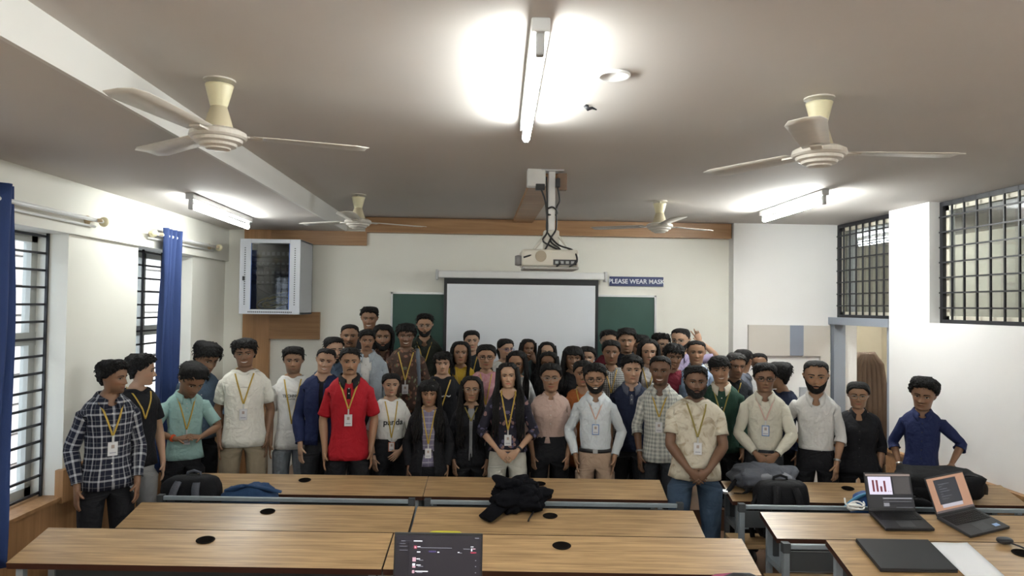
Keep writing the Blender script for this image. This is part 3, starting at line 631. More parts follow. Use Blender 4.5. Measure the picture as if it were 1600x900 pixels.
# ---- generic assembly
def mk(name,verts,faces,mats,parent,uv=None,col=None,mi=None,recalc=True,smooth=True,solid=0):
    me=bpy.data.meshes.new(name); me.from_pydata([tuple(p) for p in verts],[],faces)
    if mi is not None: me.polygons.foreach_set('material_index',mi)
    if smooth: me.polygons.foreach_set('use_smooth',np.ones(len(faces),dtype=bool))
    if recalc:
        b=bmesh.new(); b.from_mesh(me); bmesh.ops.recalc_face_normals(b,faces=b.faces); b.to_mesh(me); b.free()
    if uv is not None:
        l=me.uv_layers.new(name='UV'); vi=np.empty(len(me.loops),dtype=np.int32); me.loops.foreach_get('vertex_index',vi); l.data.foreach_set('uv',np.asarray(uv,np.float32)[vi].ravel())
    if col is not None:
        a=me.color_attributes.new('Col','FLOAT_COLOR','POINT'); c4=np.ones((len(verts),4),np.float32); c4[:,:3]=col; a.data.foreach_set('color',c4.ravel())
    me.update()
    o=bpy.data.objects.new(name,me); COL.objects.link(o); o.parent=parent
    for m in (mats if isinstance(mats,(list,tuple)) else [mats]): me.materials.append(m)
    if solid: s=o.modifiers.new('solid','SOLIDIFY'); s.thickness=solid; s.offset=-1
    return o
class Acc:
    def __init__(s): s.v=[];s.f=[];s.u=[];s.m=[];s.n=0
    def add(s,P,f,u=None,mi=0):
        P=np.asarray(P,float).reshape(-1,3); s.v.append(P); s.f+=[tuple(i+s.n for i in q) for q in f]; s.m+=[mi]*len(f)
        s.u.append(np.zeros((len(P),2)) if u is None else np.asarray(u).reshape(-1,2)); b=s.n; s.n+=len(P); return b
    def V(s): return np.concatenate(s.v)
    def U(s): return np.concatenate(s.u)
def gfaces(R,C,closed=False): return [(i*C+j,i*C+(j+1)%C,(i+1)*C+(j+1)%C,(i+1)*C+j) for i in range(R-1) for j in range(C if closed else C-1)]
def rot(yaw,pitch,roll):  # yaw + = turns face to image right(+x); pitch + = looks down; roll + = tilts to +x
    return np.array(Euler((pitch,roll,yaw),'XYZ').to_matrix())
PIV=np.array([0,.015,1.475])
def headxf(P,hd,w=None):
    P=np.asarray(P,float)
    if w is None: return (P-PIV)@rot(*hd).T+PIV
    out=P.copy(); ws=np.round(w*8)/8
    for q in np.unique(ws):
        if q>0: m=ws==q; out[m]=(P[m]-PIV)@rot(*[a*q for a in hd]).T+PIV
    return out
def nrm(v): v=np.asarray(v,float); return v/max(np.linalg.norm(v),1e-9)
def ik(J,W,pole,l1=.285,l2=.255):
    d=W-J; D=np.linalg.norm(d)
    if D>(l1+l2)*.998: W=J+d*((l1+l2)*.998/D); d=W-J; D=np.linalg.norm(d)
    a=(l1*l1-l2*l2+D*D)/(2*D); h=math.sqrt(max(l1*l1-a*a,0)); u=d/D; p=np.asarray(pole,float); p=nrm(p-u*(p@u)); return J+u*a+p*h,W
POSES={ # wrist target, elbow pole, hand direction, palm normal, finger curl   (for the +x arm; mirrored for the other)
 'down':((.186,-.03,.875),(.5,.8,0),(.03,-.10,-1),(-1,.1,0),.35),
 'front':((.168,-.10,.885),(.6,.8,0),(-.08,-.2,-1),(-.8,.5,0),.45),
 'clasp':((.085,-.205,.965),(1,.35,-.2),(-.72,-.12,-.62),(.1,1,.1),.55),
 'clasp2':((.075,-.225,.945),(1,.35,-.2),(-.75,-.05,-.60),(.1,1,.1),.6),
 'pocket':((.178,-.055,.915),(.7,.8,0),(-.15,-.2,-1),(-1,0,0),.3),
 'behind':((.12,.18,.98),(1,.5,0),(-.8,.2,-.3),(0,-1,0),.5),
 'fiddle':((.10,-.235,1.09),(1,.3,-.4),(-.72,-.45,.18),(.2,.5,-.8),.8),
 'vsign':((.20,.02,1.60),(1,.2,-.4),(-.25,-.05,1),(0,-1,0),1.0),
 'face':((.10,-.10,1.44),(1,.3,-.6),(-.25,.02,1),(-.7,.6,0),.5),
 'lean':((.25,-.10,1.0),(.9,.6,0),(.15,-.75,-.25),(-.3,.9,0),.3)}
def arm_path(sx,pose,J0):
    W,pole,hd,pn,curl=pose; W=np.array(W)*(sx,1,1); J=np.array(J0)*(sx,1,1)
    E,W=ik(J,W,np.array(pole)*(sx,1,1)); hd=nrm(np.array(hd)*(sx,1,1)); pn=np.array(pn)*(sx,1,1); pn=nrm(pn-hd*(pn@hd)); return J,E,W,hd,pn,curl
ARM_T=[('u',.10,.056),('u',.24,.054),('u',.40,.050),('u',.58,.046),('u',.76,.043),('u',.91,.042),('f',.03,.0415),('f',.15,.043),('f',.32,.0425),('f',.52,.038),('f',.72,.032),('f',.88,.028),('f',1.,.0265)]
def arm_rings(sx,J,E,W,stop,thin=1.,ease=0.,endflare=0.,a0=None,wr=None,sn=None):
    """ring centres/radii along the arm up to 'stop' (0..2, 1=elbow, 2=wrist)"""
    C=[];R=[];S=[]
    for k,t,r in ARM_T:
        s=t if k=='u' else 1+t
        if s>stop+1e-6: break
        C.append(J+(E-J)*t if k=='u' else E+(W-E)*t); R.append(r*thin+ease); S.append(s)
    if stop-S[-1]>.02:
        s=stop; C.append(J+(E-J)*s if s<=1 else E+(W-E)*(s-1)); q=[t if k=='u' else 1+t for k,t,r in ARM_T]; R.append(np.interp(s,q,[r for *_,r in ARM_T])*thin+ease); S.append(s)
    for i,s in enumerate(S): R[i]+=endflare*max(0,(s-stop+.45)/.45)
    return C,R,S
def sweep(C,R,M,th0,dr,a,b,nz=None,amp=0):
    """rings of M points, frame (a,b) transported from the start; returns array and final frame"""
    out=[];C=[np.asarray(c,float) for c in C]
    for i,c in enumerate(C):
        t=nrm(C[min(i+1,len(C)-1)]-C[max(i-1,0)])
        a=nrm(a-t*(a@t)); b=nrm(b-t*(b@t)-a*(b@a))
        th=th0+dr*2*PI*np.arange(M)/M; ring=c+R[i]*(np.cos(th)[:,None]*b+np.sin(th)[:,None]*a)
        if nz is not None: ring=ring+amp*nz(ring,38.)[:,None]*(ring-c)/R[i]
        out.append(ring)
    return np.array(out),a,b
def hand(acc,W,hd,pn,sx,curl,last,sc=1.,vs=False):
    """palm joined to the last arm ring (indices 'last'), five fingers"""
    wd=np.cross(pn,hd)*1.0; wd=nrm(wd)   # towards thumb: chosen so that the thumb points forward/inward
    if (wd@np.array([-sx*.3,-1,0.3]))<0: wd=-wd
    Mv=len(last); V0=acc.V()[last]-W
    ang=np.arctan2(V0@pn,V0@wd); dr=1 if np.sum(np.diff(np.unwrap(ang)))>0 else -1; th=ang[0]+dr*2*PI*np.arange(Mv)/Mv
    prev=list(last)
    for l,w_,t_ in ((.018,.029,.021),(.045,.036,.018),(.075,.041,.015),(.092,.039,.012),(.098,.030,.007)):
        ring=W+hd*l*sc+(np.cos(th)[:,None]*wd*w_+np.sin(th)[:,None]*pn*t_)*sc
        b=acc.add(ring,[]); cur=list(range(b,b+Mv)); acc.f+=[(prev[j],prev[(j+1)%Mv],cur[(j+1)%Mv],cur[j]) for j in range(Mv)]; acc.m+=[0]*Mv; prev=cur
    acc.f.append(tuple(prev)); acc.m.append(0)
    def finger(root,d,length,r,cv,axis_n):
        d=nrm(d); C=[root-d*.012*sc]; p=root.copy(); segs=(.45,.30,.25); C.append(p.copy()); cur=d
        for q in segs:
            for h in (.5,1):
                C.append(p+cur*length*q*h*sc)
            p=p+cur*length*q*sc; cur=nrm(cur*math.cos(cv)+axis_n*math.sin(cv)); axis_n=nrm(axis_n-cur*(axis_n@cur))
        rr=[r*.9,r,r*.95,r*.98,r*.9,r*.92,r*.8,r*.45]; n=6
        a=axis_n; bb=np.cross(d,a)
        ring,_,_=sweep(C,[x*sc for x in rr],n,0,1,a,bb); f=gfaces(len(C),n,True)+[tuple((len(C)-1)*n+k for k in range(n)),tuple(range(n))]
        acc.add(ring,f)
    for i,(o,l) in enumerate(((.030,.072),(.0105,.080),(-.0095,.075),(-.029,.060))):
        cv=curl*.75 if not(vs and i<2) else .05
        spread=(.10*(1.5-i)*.5) if not vs else (.22,-.16,0,0)[i]
        finger(W+hd*.090*sc+wd*o*sc,hd+wd*spread,l,.0088,cv+(.5 if vs and i>1 else 0),pn)
    finger(W+hd*.035*sc+wd*.030*sc,hd*.75+wd*.62+pn*.25,.062,.0100,.25 if not vs else .6,nrm(pn-wd*.5))
def hole_rc(z,phi,sx,zlo,zhi,plo=56,phi_hi=124):
    N=len(phi); rows=[i for i in range(len(z)-1) if z[i]>=zlo-1e-6 and z[i+1]<=zhi+1e-6]
    lo,hi=math.radians(plo),math.radians(phi_hi); cols=[j for j in range(N-1) if lo-1e-6<=sx*phi[j]<=hi+1e-6 and lo-1e-6<=sx*phi[j+1]<=hi+1e-6]
    return rows,cols
def stitched(acc,base,N,rows,cols,V):
    r0,r1=rows[0],rows[-1]+1; c0,c1=cols[0],cols[-1]+1; L=[]
    L+=[(r0,c) for c in range(c0,c1)]+[(r,c1) for r in range(r0,r1)]+[(r1,c) for c in range(c1,c0,-1)]+[(r,c0) for r in range(r1,r0,-1)]
    return [base+r*N+c for r,c in L]
SHOE=None
def shoe_mesh():
    global SHOE
    if SHOE: return SHOE
    P=[];prof=[(.0,.030,.075,.0),(.03,.036,.085,.0),(.09,.040,.080,.0),(.15,.044,.055,.0),(.21,.044,.045,.0),(.25,.034,.036,.0),(.265,.012,.02,.004)]
    for y,w_,h_,z_ in prof:
        P.append([(w_*math.cos(a)*(1.0),.07-y,max(z_,(.5+.5*math.sin(a))*h_)) for a in np.linspace(0,2*PI,14,endpoint=False)])
    b=MB().grid(P,closed_u=True); b.f+=[tuple(range(14)),tuple(range(6*14,7*14))]; b.m+=[0,0]; SHOE=b.mesh('shoe',True); SHOE.materials.append(mat('shoe_dark',(.02,.02,.022),.5)); return SHOE
def person(label,px,top,chin,Y,ground=0.,sex='m',skin=(.30,.165,.095),turn=0.,head=(0,0,0),smile=0.,hair='short',hairm=None,beard=None,shirt=None,
           sleeve='short',hem=.86,collar=False,vneck=.0,bulk=1.,belly=0.,trouser=None,arms=('down','down'),lanyard=None,card=None,glasses=None,inner=None,gap=.05,
           pr=None,band=None,seed=None,extra=None,lean=0.,jaw=1.,zscale=1.,cardz=1.10,neckz=None,minimal=False,collarm=None,strap=None,watch=None,tuck=False):
    if not collar and not inner: vneck=max(vneck,.022); neckz=neckz or (1.458 if sex=='m' else 1.446)
    seed=seed if seed is not None else int(px*7+top); rs=np.random.RandomState(seed)
    p=atY(px,top,Y); pc=atY(px,chin,Y); k=(pc[2]-ground)/1.49
    X=p[0]; yaw0=-math.atan2(X,Y)*.85
    e=empty('person',(X,Y,ground),(0,lean,yaw0+math.radians(turn))); e.scale=(k,k,k); tag(e,label,'person','students and teachers in the group photo')
    hs=min(1.22,max(.76,(p[2]-pc[2])/(k*HH*(1.01+STY[hair.split('+')[0]][4]*.9)))); hw=1.06*rs.uniform(.97,1.05)
    hd=[math.radians(a) for a in head]
    skin=np.array(skin)*rs.uniform(.94,1.06)
    nz=SN(seed)
    J0=(.131,.006,1.378) if sex=='m' else (.122,.006,1.365)
    J0=(J0[0]*(1+(bulk-1)*.8),J0[1],J0[2]); thin=(.82 if sex=='m' else .74)*(1+(bulk-1)*.7)
    # ------------------------------------------------ body: torso, neck, head, arms and hands, one surface
    acc=Acc(); zt=np.array([.90,.98,1.06,1.14,1.21,1.25,1.29,1.33,1.37,1.40,1.43,1.45,1.467,1.482,1.492]); N=NPH
    G=np.stack([torso(PHI_H,np.full(N,z),sex,-.006,bulk,belly*.9) for z in zt])
    Hd=np.stack([h2b(head_surf(PHI_H,np.full(N,z),jaw,True,smile),hs,hw) for z in ZROWS])
    # neck ring just under the jaw keeps neck and chin one surface
    G=np.concatenate([G,Hd]); Rn=len(G); zrow=np.concatenate([zt,HZ+np.clip(ZROWS,0,1)*HH])
    base=acc.add(G,[]); 
    holes=set(); loops=[]
    for sx in (-1,1):
        rows,cols=hole_rc(list(zt),PHI_H,sx,1.29,1.40,62,118); holes|={(r,c) for r in rows for c in cols}; loops.append((sx,stitched(acc,base,N,rows,cols,None)))
    acc.f+=[q for q in gfaces(Rn,N,True) if (q[0]//N,q[0]%N) not in holes]; acc.m=[0]*len(acc.f)
    acc.f.append(tuple((Rn-1)*N+j for j in range(N))); acc.m.append(0); acc.f.append(tuple(range(N))); acc.m.append(0)
    w=sst(acc.V()[:,2],1.455,1.50); acc.v=[headxf(acc.V(),hd,w)]
    nb=acc.n
    A={}
    for sx,L in loops:
        pose=arms[0 if sx<0 else 1]; P=POSES[pose] if isinstance(pose,str) else pose
        J,E,W,hdv,pn,curl=arm_path(sx,P,J0); A[sx]=(J,E,W,hdv,pn)
        V=acc.V()[L]; c=V.mean(0); th=np.arctan2(V[:,2]-c[2],V[:,1]-c[1]); dr=1 if np.sum(np.diff(np.unwrap(th)))>0 else -1
        C,R,S=arm_rings(sx,J,E,W,2.,thin); M=len(L)
        ring,_,_=sweep(C,R,M,th[0],dr,np.array([0,0,1.]),np.array([0,1.,0]))
        b=acc.add(ring,gfaces(len(C),M,True)); acc.f+=[(L[j],L[(j+1)%M],b+(j+1)%M,b+j) for j in range(M)]; acc.m+=[0]*M
        last=[b+(len(C)-1)*M+j for j in range(M)]; hand(acc,W,hdv,pn,sx,curl,last,(1. if sex=='m' else .9),curl>=1.)
    Vb=acc.V(); col=np.tile(skin,(len(Vb),1)); nh=Rn*N; hz=np.zeros(len(Vb)); zi=np.repeat(np.arange(Rn),N); ishead=np.zeros(len(Vb),bool); ishead[:nh]=zi>=len(zt)
    loc=np.zeros((len(Vb),3)); loc[:nh]=np.concatenate([np.full((len(zt)*N,3),-9),np.concatenate([head_surf(PHI_H,np.full(N,z),jaw,True,smile) for z in ZROWS])])
    fx,fz=loc[:,0],loc[:,2]; fr=ishead&(loc[:,1]<-.1)
    ck=gauss(np.abs(fx)-.2,.09)*gauss(fz-.36,.08)*fr; col=col*(1+ck[:,None]*np.array([.10,-.02,-.05]))
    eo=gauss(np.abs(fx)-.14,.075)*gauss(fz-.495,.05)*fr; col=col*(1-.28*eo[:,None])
    if beard in('stubble','moustache','beard','full'):
        st=(gauss(fz-.07,.13)*fr*np.clip(1-gauss(fx,.09)*gauss(fz-.19,.035),0,1)); col=col*(1-(.42 if beard!='moustache' else .12)*np.clip(st,0,1)[:,None])
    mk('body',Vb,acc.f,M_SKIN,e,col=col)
    # ------------------------------------------------ face
    E_,B_,M_=face_parts_c(smile)
    def fparts(name,L_,mats):
        a=Acc()
        for g,mi in L_:
            g=g*np.array([1,1,1.]); R_,C_=g.shape[:2]; a.add(headxf(h2b(g,hs,hw),hd).reshape(-1,3),gfaces(R_,C_),mi=mi)
        mk(name,a.V(),a.f,mats,e,mi=a.m,recalc=False)
    lipc=tuple(np.clip(skin*np.array([.82,.56,.55])+np.array([.02,.0,.0]),0,1)) if sex=='m' else tuple(np.clip(skin*np.array([1.0,.52,.52])+np.array([.06,.0,.01]),0,1))
    fparts('eye',E_[:3],[M_EYEW,M_IRIS,M_LASH]); fparts('eye',E_[3:],[M_EYEW,M_IRIS,M_LASH]); fparts('eyebrow',B_[:1],[hairm or M_HAIR]); fparts('eyebrow',B_[1:],[hairm or M_HAIR])
    lm=bpy.data.materials.new('lips'); lm.use_nodes=True; lm.node_tree.nodes['Principled BSDF'].inputs['Base Color'].default_value=(*lipc,1); lm.node_tree.nodes['Principled BSDF'].inputs['Roughness'].default_value=.4
    fparts('mouth',M_,[lm,M_TEETH,M_MLINE])
    hair_build(e,hair,hairm or M_HAIR,hs,hw,hd,rs,nz,sex,jaw,bulk)
    if beard in('beard','full','moustache'): beard_build(e,beard,hairm or M_HAIR,hs,hw,hd,jaw,nz)
    if glasses: glasses_build(e,glasses,hs,hw,hd)
    # ------------------------------------------------ clothes
    smat=shirt or cloth('shirt_grey',(.3,.3,.3))
    def garment(name,m,ease,hem_,sleeve_,vn,open_=0.,nz_amp=.006,flare=.0,nk=None):
        a=Acc(); Ns=56; ph=phis(Ns,1.15); nk=nk or (neckz or (1.468 if sex=='m' else 1.452))
        zr=np.concatenate([np.linspace(hem_,1.25,max(5,int((1.25-hem_)/.045)))[:-1],[1.25,1.285,1.32,1.36,1.40,1.42,1.438,1.452]]); zr=zr[zr<nk-.006]; zr=np.append(zr,nk); tz=(zr-zr[0])/(zr[-1]-zr[0])
        rowsP=[];uv=[]
        for i,z in enumerate(zr):
            zz=np.full(Ns,z); lower=vn*gauss(ph,.30+.5*vn)*sst(z,1.20,nk)*1.0; zz=zz-lower
            el=ease+flare*sst(-z,-1.1,-hem_)
            el2=np.where(zz>1.44,np.minimum(el,.012),el)
            g=torso(ph,zz,sex,0,bulk,belly)
            rad=g-np.array([0,.005,0])*1.; d=rad.copy(); d[:,2]=0; d=d/np.maximum(np.linalg.norm(d,axis=1),1e-6)[:,None]
            g=g+d*np.asarray(el2)[:,None]
            fold=(nz(np.stack([g[:,0]*1.5,g[:,1]*1.5,g[:,2]*.8],-1),26.)*nz_amp+np.clip(nz(np.stack([g[:,0]*1.2+g[:,2]*.9,g[:,1],g[:,2]*1.4-g[:,0]*.7],-1),48.),-.2,2)*nz_amp*.8)*(1-sst(z,1.37,1.45))
            g=g+d*fold[:,None]
            rowsP.append(g); uv.append(np.stack([ph*.17,zz],-1))
        b=a.add(np.array(rowsP),[],np.array(uv)); hol=set(); lps=[]
        if sleeve_!='none':
            for sx in (-1,1):
                rows,cols=hole_rc(list(zr),ph,sx,1.285 if sleeve_!='loose' else 1.25,1.40,60,120); hol|={(r,c) for r in rows for c in cols}; lps.append((sx,stitched(a,b,Ns,rows,cols,None)))
        def keep(q):
            r,c=q[0]//Ns,q[0]%Ns
            if (r,c) in hol: return False
            if open_:
                g_=open_*(1.+.8*sst(zr[r],1.2,1.46)); x=(rowsP[r][c][0]+rowsP[r][(c+1)%Ns][0])/2
                if abs(x)<g_ and abs(ph[c])<1.2: return False
            return True
        a.f=[q for q in gfaces(len(zr),Ns,True) if keep(q)]; a.m=[0]*len(a.f)
        stop={'short':.62,'half':.85,'loose':.72,'long':1.93,'rolled':1.28,'none':0,'cap':.36}[sleeve_]
        for sx,L in lps:
            J,E,W,_,_=A[sx]; V=a.V()[L]; c=V.mean(0); th=np.arctan2(V[:,2]-c[2],V[:,1]-c[1]); dr=1 if np.sum(np.diff(np.unwrap(th)))>0 else -1
            se=ease*.6+.003; C,R,S=arm_rings(sx,J,E,W,stop,thin,se,.010 if sleeve_ in('short','half','loose','cap') else (.004 if sleeve_=='rolled' else 0)); M=len(L)
            ring,_,_=sweep(C,R,M,th[0],dr,np.array([0,0,1.]),np.array([0,1.,0]),nz,.09*.05)
            if sleeve_ in('rolled','long'):   # cuff
                t=nrm(C[-1]-C[-2]); r2=ring[-1]+(ring[-1]-C[-1])*.10; r3=r2+t*(.0)-t*.035; ring=np.concatenate([ring,[r2],[ring[-1]+t*.004]])
            Rr=len(ring); thu=np.arange(M)/M*.26
            uvr=np.array([[(q,1.38-s_*.29) for q in thu] for s_ in np.linspace(0,stop,Rr)])
            bb=a.add(ring,gfaces(Rr,M,True),uvr); a.f+=[(L[j],L[(j+1)%M],bb+(j+1)%M,bb+j) for j in range(M)]; a.m+=[0]*M
        a.m=[0]*len(a.f)
        o=mk(name,a.V(),a.f,m,e,uv=a.U(),solid=.0035); return o,a
    if inner: garment('inner_top',inner,.008,.90,'none',.03 if not vneck else vneck,nk=neckz)
    sh,sa=garment('jacket' if inner else ('shirt' if collar else 'top'),smat,.016 if not inner else .026,hem,sleeve,vneck,gap if inner else 0.,.006 if not inner else .008,flare=.012 if not tuck else -.006)
    sv=sa.V(); bvh=BVHTree.FromPolygons([tuple(q) for q in sv],sa.f)
    def fy(x,z,default=-.13):
        h=bvh.ray_cast(Vector((x,-1.,z)),Vector((0,1,0)))[0]
        if inner:
            g=torso(np.array([math.asin(max(-1,min(1,x/.16)))]),np.array([z]),sex,.012,bulk,belly)[0,1]
            return min(h.y,g) if h and h.y<0 else g
        return h.y if h and h.y<.02 else default
    if collar:
        cm=collarm or smat; a=Acc(); ph=np.concatenate([np.linspace(-PI,-.30,22)]); 
        full=np.concatenate([ph,-ph[::-1][:-1]]); full=np.linspace(-PI+.30,PI-.30,44)  # measured from the back
        rows=[]
        nzk=1.475 if sex=='m' else 1.462; rw=.063 if sex=='m' else .054
        for i,(dz,dr_,) in enumerate(((.0,.004),(.024,.009),(.028,.015),(.004,.031),(-.022,.043))):
            row=[]
            for q in full:
                ff=(abs(q)/(PI-.30)); tip=max(0,(ff-.72)/.28)
                x=(rw+dr_)*math.sin(q); y=.010+(rw+dr_)*math.cos(q)*1.0
                z=nzk+dz-.030*ff**2-(vneck*.35)*tip; 
                if i>=3: z-=.030*tip**1.5*(1 if i==4 else .5); y-=.010*tip; x*=1+.16*tip
                row.append((x,y-.012*tip,z))
            rows.append(row)
        rows=np.array(rows); a.add(rows,gfaces(5,len(full)),np.stack([np.repeat(full[None,:]*.07,5,0),rows[...,2]],-1))
        mk('collar',a.V(),a.f,cm,e,uv=a.U(),solid=.003)
        if collar!='polo' or True:
            bm_=mat('button_pale',(.6,.58,.54),.4) if (collar!='dark') else M_DARK
            bb=MB().lathe([(.0055,0),(.0055,.002),(.0,.0025)],10).mesh('button'); bb.materials.append(bm_)
            for z in (np.arange(1.36,hem+(.11 if tuck else .05),-.085) if collar!='polo' else (1.385,1.345)):
                obj('button',bb,None,e,loc=(.0,fy(0,z)-.002,z),rot=(PI/2,0,0))
            if not inner:   # placket
                zs=np.linspace(1.40-vneck*.3,(hem+(.10 if tuck else .045)) if collar!='polo' else 1.30,16); rows=np.array([[(x,fy(x,z)-.0025,z) for x in (-.016,-.006,.006,.016)] for z in zs]); a=Acc(); a.add(rows,gfaces(16,4),np.stack([rows[...,0],rows[...,2]],-1)); mk('placket',a.V(),a.f,cm if collar=='polo' else smat,e,uv=a.U(),recalc=False)
    else:
        if not inner:  # neckband
            ph=phis(40,1.15); nk=neckz or (1.468 if sex=='m' else 1.452); rows=[]
            for dz,er in ((-.004,.018),(.006,.017),(.012,.011),(.006,.006)):
                zz=np.full(40,nk+dz)-vneck*gauss(ph,.30+.5*vneck); g=torso(ph,np.minimum(zz,1.50),sex,0,bulk); d=g-np.array([0,.005,0]); d[:,2]=0; d/=np.linalg.norm(d,axis=1)[:,None]; rows.append(g*[1,1,0]+d*er+np.stack([0*zz,0*zz,zz],-1))
            a=Acc(); rows=np.array(rows); a.add(rows,gfaces(4,40,True),np.stack([rows[...,0],rows[...,2]],-1)); mk('neckband',a.V(),a.f,collarm or smat,e,uv=a.U())
    # trousers
    tm=trouser or cloth('trouser_black',(.014,.014,.017)); a=Acc(); n=32; ph=phis(n,1.); zr=(np.array([.985,.96,.93,.90,.86,.82]) if tuck else np.array([1.035,1.0,.95,.90,.86,.82])) if sex=='m' else np.array([1.06,1.0,.95,.90,.86,.82])
    g=np.stack([torso(ph,np.full(n,z),sex,.006 if not tuck else .018,bulk,belly*.8) for z in zr]); b=a.add(g,gfaces(len(zr),n,True),np.stack([np.repeat(ph[None]*.17,len(zr),0),np.repeat(zr[:,None],n,1)],-1))
    lastr=b+(len(zr)-1)*n
    for sx in (-1,1):
        idx=[lastr+j for j in range(n//2,n)]+[lastr] if sx>0 else [lastr+j for j in range(0,n//2+1)]
        half=a.V()[idx]; p0,p1=half[-1],half[0]; mids=[p0+(p1-p0)*t+np.array([0,0,-.035*math.sin(PI*t)]) for t in (.25,.5,.75)]
        mb=a.add(mids,[]); L=idx+[mb,mb+1,mb+2]; M=len(L); V=a.V()[L]; c=V.mean(0); th=np.unwrap(np.arctan2(V[:,1]-c[1],V[:,0]-c[0])); prev=L
        for z,r,cx,cy in ((.76,.090,.092,.003),(.66,.083,.096,.003),(.56,.075,.099,.0),(.47,.069,.101,-.003),(.36,.066,.102,.005),(.22,.062,.103,.012),(.09,.060,.104,.015),(.05,.061,.104,.015)):
            cc=np.array([sx*cx*bulk,cy,z]); r=r*(.5+.5*bulk)*(1 if sex=='m' else .93); ring=cc+np.stack([r*np.cos(th),1.05*r*np.sin(th),0*th],-1); ring+= (nz(ring,34.)*.004)[:,None]*nrm([1,1,0])
            q=a.add(ring,[],np.stack([th*.08,np.full(M,z)],-1)); cur=list(range(q,q+M)); a.f+=[(prev[j],prev[(j+1)%M],cur[(j+1)%M],cur[j]) for j in range(M)]; prev=cur
        s=obj('shoe',shoe_mesh(),None,e,loc=(sx*.104*bulk,.0,0))
    a.m=[0]*len(a.f); mk('trousers',a.V(),a.f,tm,e,uv=a.U())
    if band: # belt
        rows=np.stack([torso(phis(40,1.),np.full(40,z),sex,.021,bulk,belly*.8) for z in (.952,.985)]); a=Acc(); a.add(rows,gfaces(2,40,True)); mk('belt',a.V(),a.f,band,e,solid=.003); bx('buckle',(-.022,fy(0,.99)-.012,.952),(.022,fy(0,.99)-.004,.985),M_ALU,e)
    # lanyard and card
    if lanyard:
        lw_=.0062; zV=cardz+.085; xs0=.074 if sex=='m' else .062
        for sx in (-1,1):
            pts=[(sx*.05,.055,1.478),(sx*xs0*.92,.03,1.474),(sx*xs0,-.01,1.462)]
            for t in np.linspace(0,1,14):
                x=sx*xs0*(1-t)**1.0*(1-.05*t); z=1.435+(zV-1.435)*t; pts.append((x,fy(x,z)-.006,z))
            pts=np.array(pts); side=np.array([1.,0,0]); rows=[]
            for i,q in enumerate(pts):
                t=nrm(pts[min(i+1,len(pts)-1)]-pts[max(i-1,0)]); s_=nrm(np.cross(t,[0,-1,0.3])); rows.append([q-s_*lw_,q+s_*lw_])
            a=Acc(); a.add(np.array(rows),gfaces(len(rows),2)); mk('lanyard',a.V(),a.f,lanyard,e,recalc=False,solid=.0015)
        if card:
            yv=min(fy(0,zV),fy(0,cardz))-.010; ca=empty('id_card'); ca.parent=e; ca.location=(0,yv,cardz)
            bx('clip',(-.006,-.004,.045),(.006,.003,.090),M_ALU,ca); bx('holder',(-.031,-.003,-.047),(.031,.002,.047),card if not isinstance(card,str) else mat('card_holder',(.62,.62,.64),.35),ca)
            bx('print',(-.025,-.0042,-.040),(.025,-.003,.040),mat('card_white',(.66,.66,.68),.4),ca); bx('photo',(-.010,-.0050,.004),(.010,-.0042,.028),mat('card_photo',(.38,.30,.27),.5),ca); bx('stripe',(-.02,-.0050,-.030),(.02,-.0042,-.022),mat('card_stripe',(.35,.36,.42),.5),ca)
    if strap:
        for sx,m in strap:
            pts=[]
            for t in np.linspace(0,1,12):
                z=1.43-.40*t; x=sx*(.118+.02*t); pts.append((x,fy(x,z,-.10)-.008,z))
            pts=[(sx*.112,.06,1.46),(sx*.112,.0,1.468)]+pts; rows=[[(q[0]-.022,q[1],q[2]),(q[0]+.022,q[1],q[2])] for q in pts]; a=Acc(); a.add(np.array(rows),gfaces(len(rows),2)); mk('bag_strap',a.V(),a.f,m,e,recalc=False,solid=.006)
    if pr:  # printed lettering or motif on the chest: (text,size,x,z,material)
        for tx,sz,x0,z0,pm in pr:
            me=text_mesh(tx,sz,0,True); vv=np.empty(len(me.vertices)*3); me.vertices.foreach_get('co',vv); vv=vv.reshape(-1,3)
            out=[(x0+q[0],fy(x0+q[0],z0+q[1])-.0042,z0+q[1]) for q in vv]; me.vertices.foreach_set('co',np.array(out).ravel()); obj('print',me,pm,e)
    if watch:
        for sx,m in watch:
            J,E,W,hv,_=A[sx]; d=nrm(W-E); c=W-d*.022; a_=nrm(np.cross(d,[0,1,.2])); b_=np.cross(d,a_); rr=.031 if sex=='m' else .027
            rows=[[c+d*q+rr*(math.cos(t)*a_+math.sin(t)*b_) for t in np.linspace(0,2*PI,20,endpoint=False)] for q in (-.009,.009)]; a=Acc(); a.add(np.array(rows),gfaces(2,20,True)); mk('wristband',a.V(),a.f,m,e,solid=.003)
    if extra: extra(e,fy,A)
    return e
def cap_pts(phi,t,zl,th,hs,hw,jaw,nz,amp,freq,lift=0):
    z=1.-t*(1.-zl); P=head_surf(phi,np.clip(z,-.02,.998),jaw,False); c=np.array([0,.02,.52]); d=P-c; d/=np.maximum(np.linalg.norm(d,axis=-1),1e-6)[...,None]
    q=nz(P,freq)*.6+nz(P*1.7+3.,freq*1.9)*.4
    return P+d*(th+amp*q)[...,None]
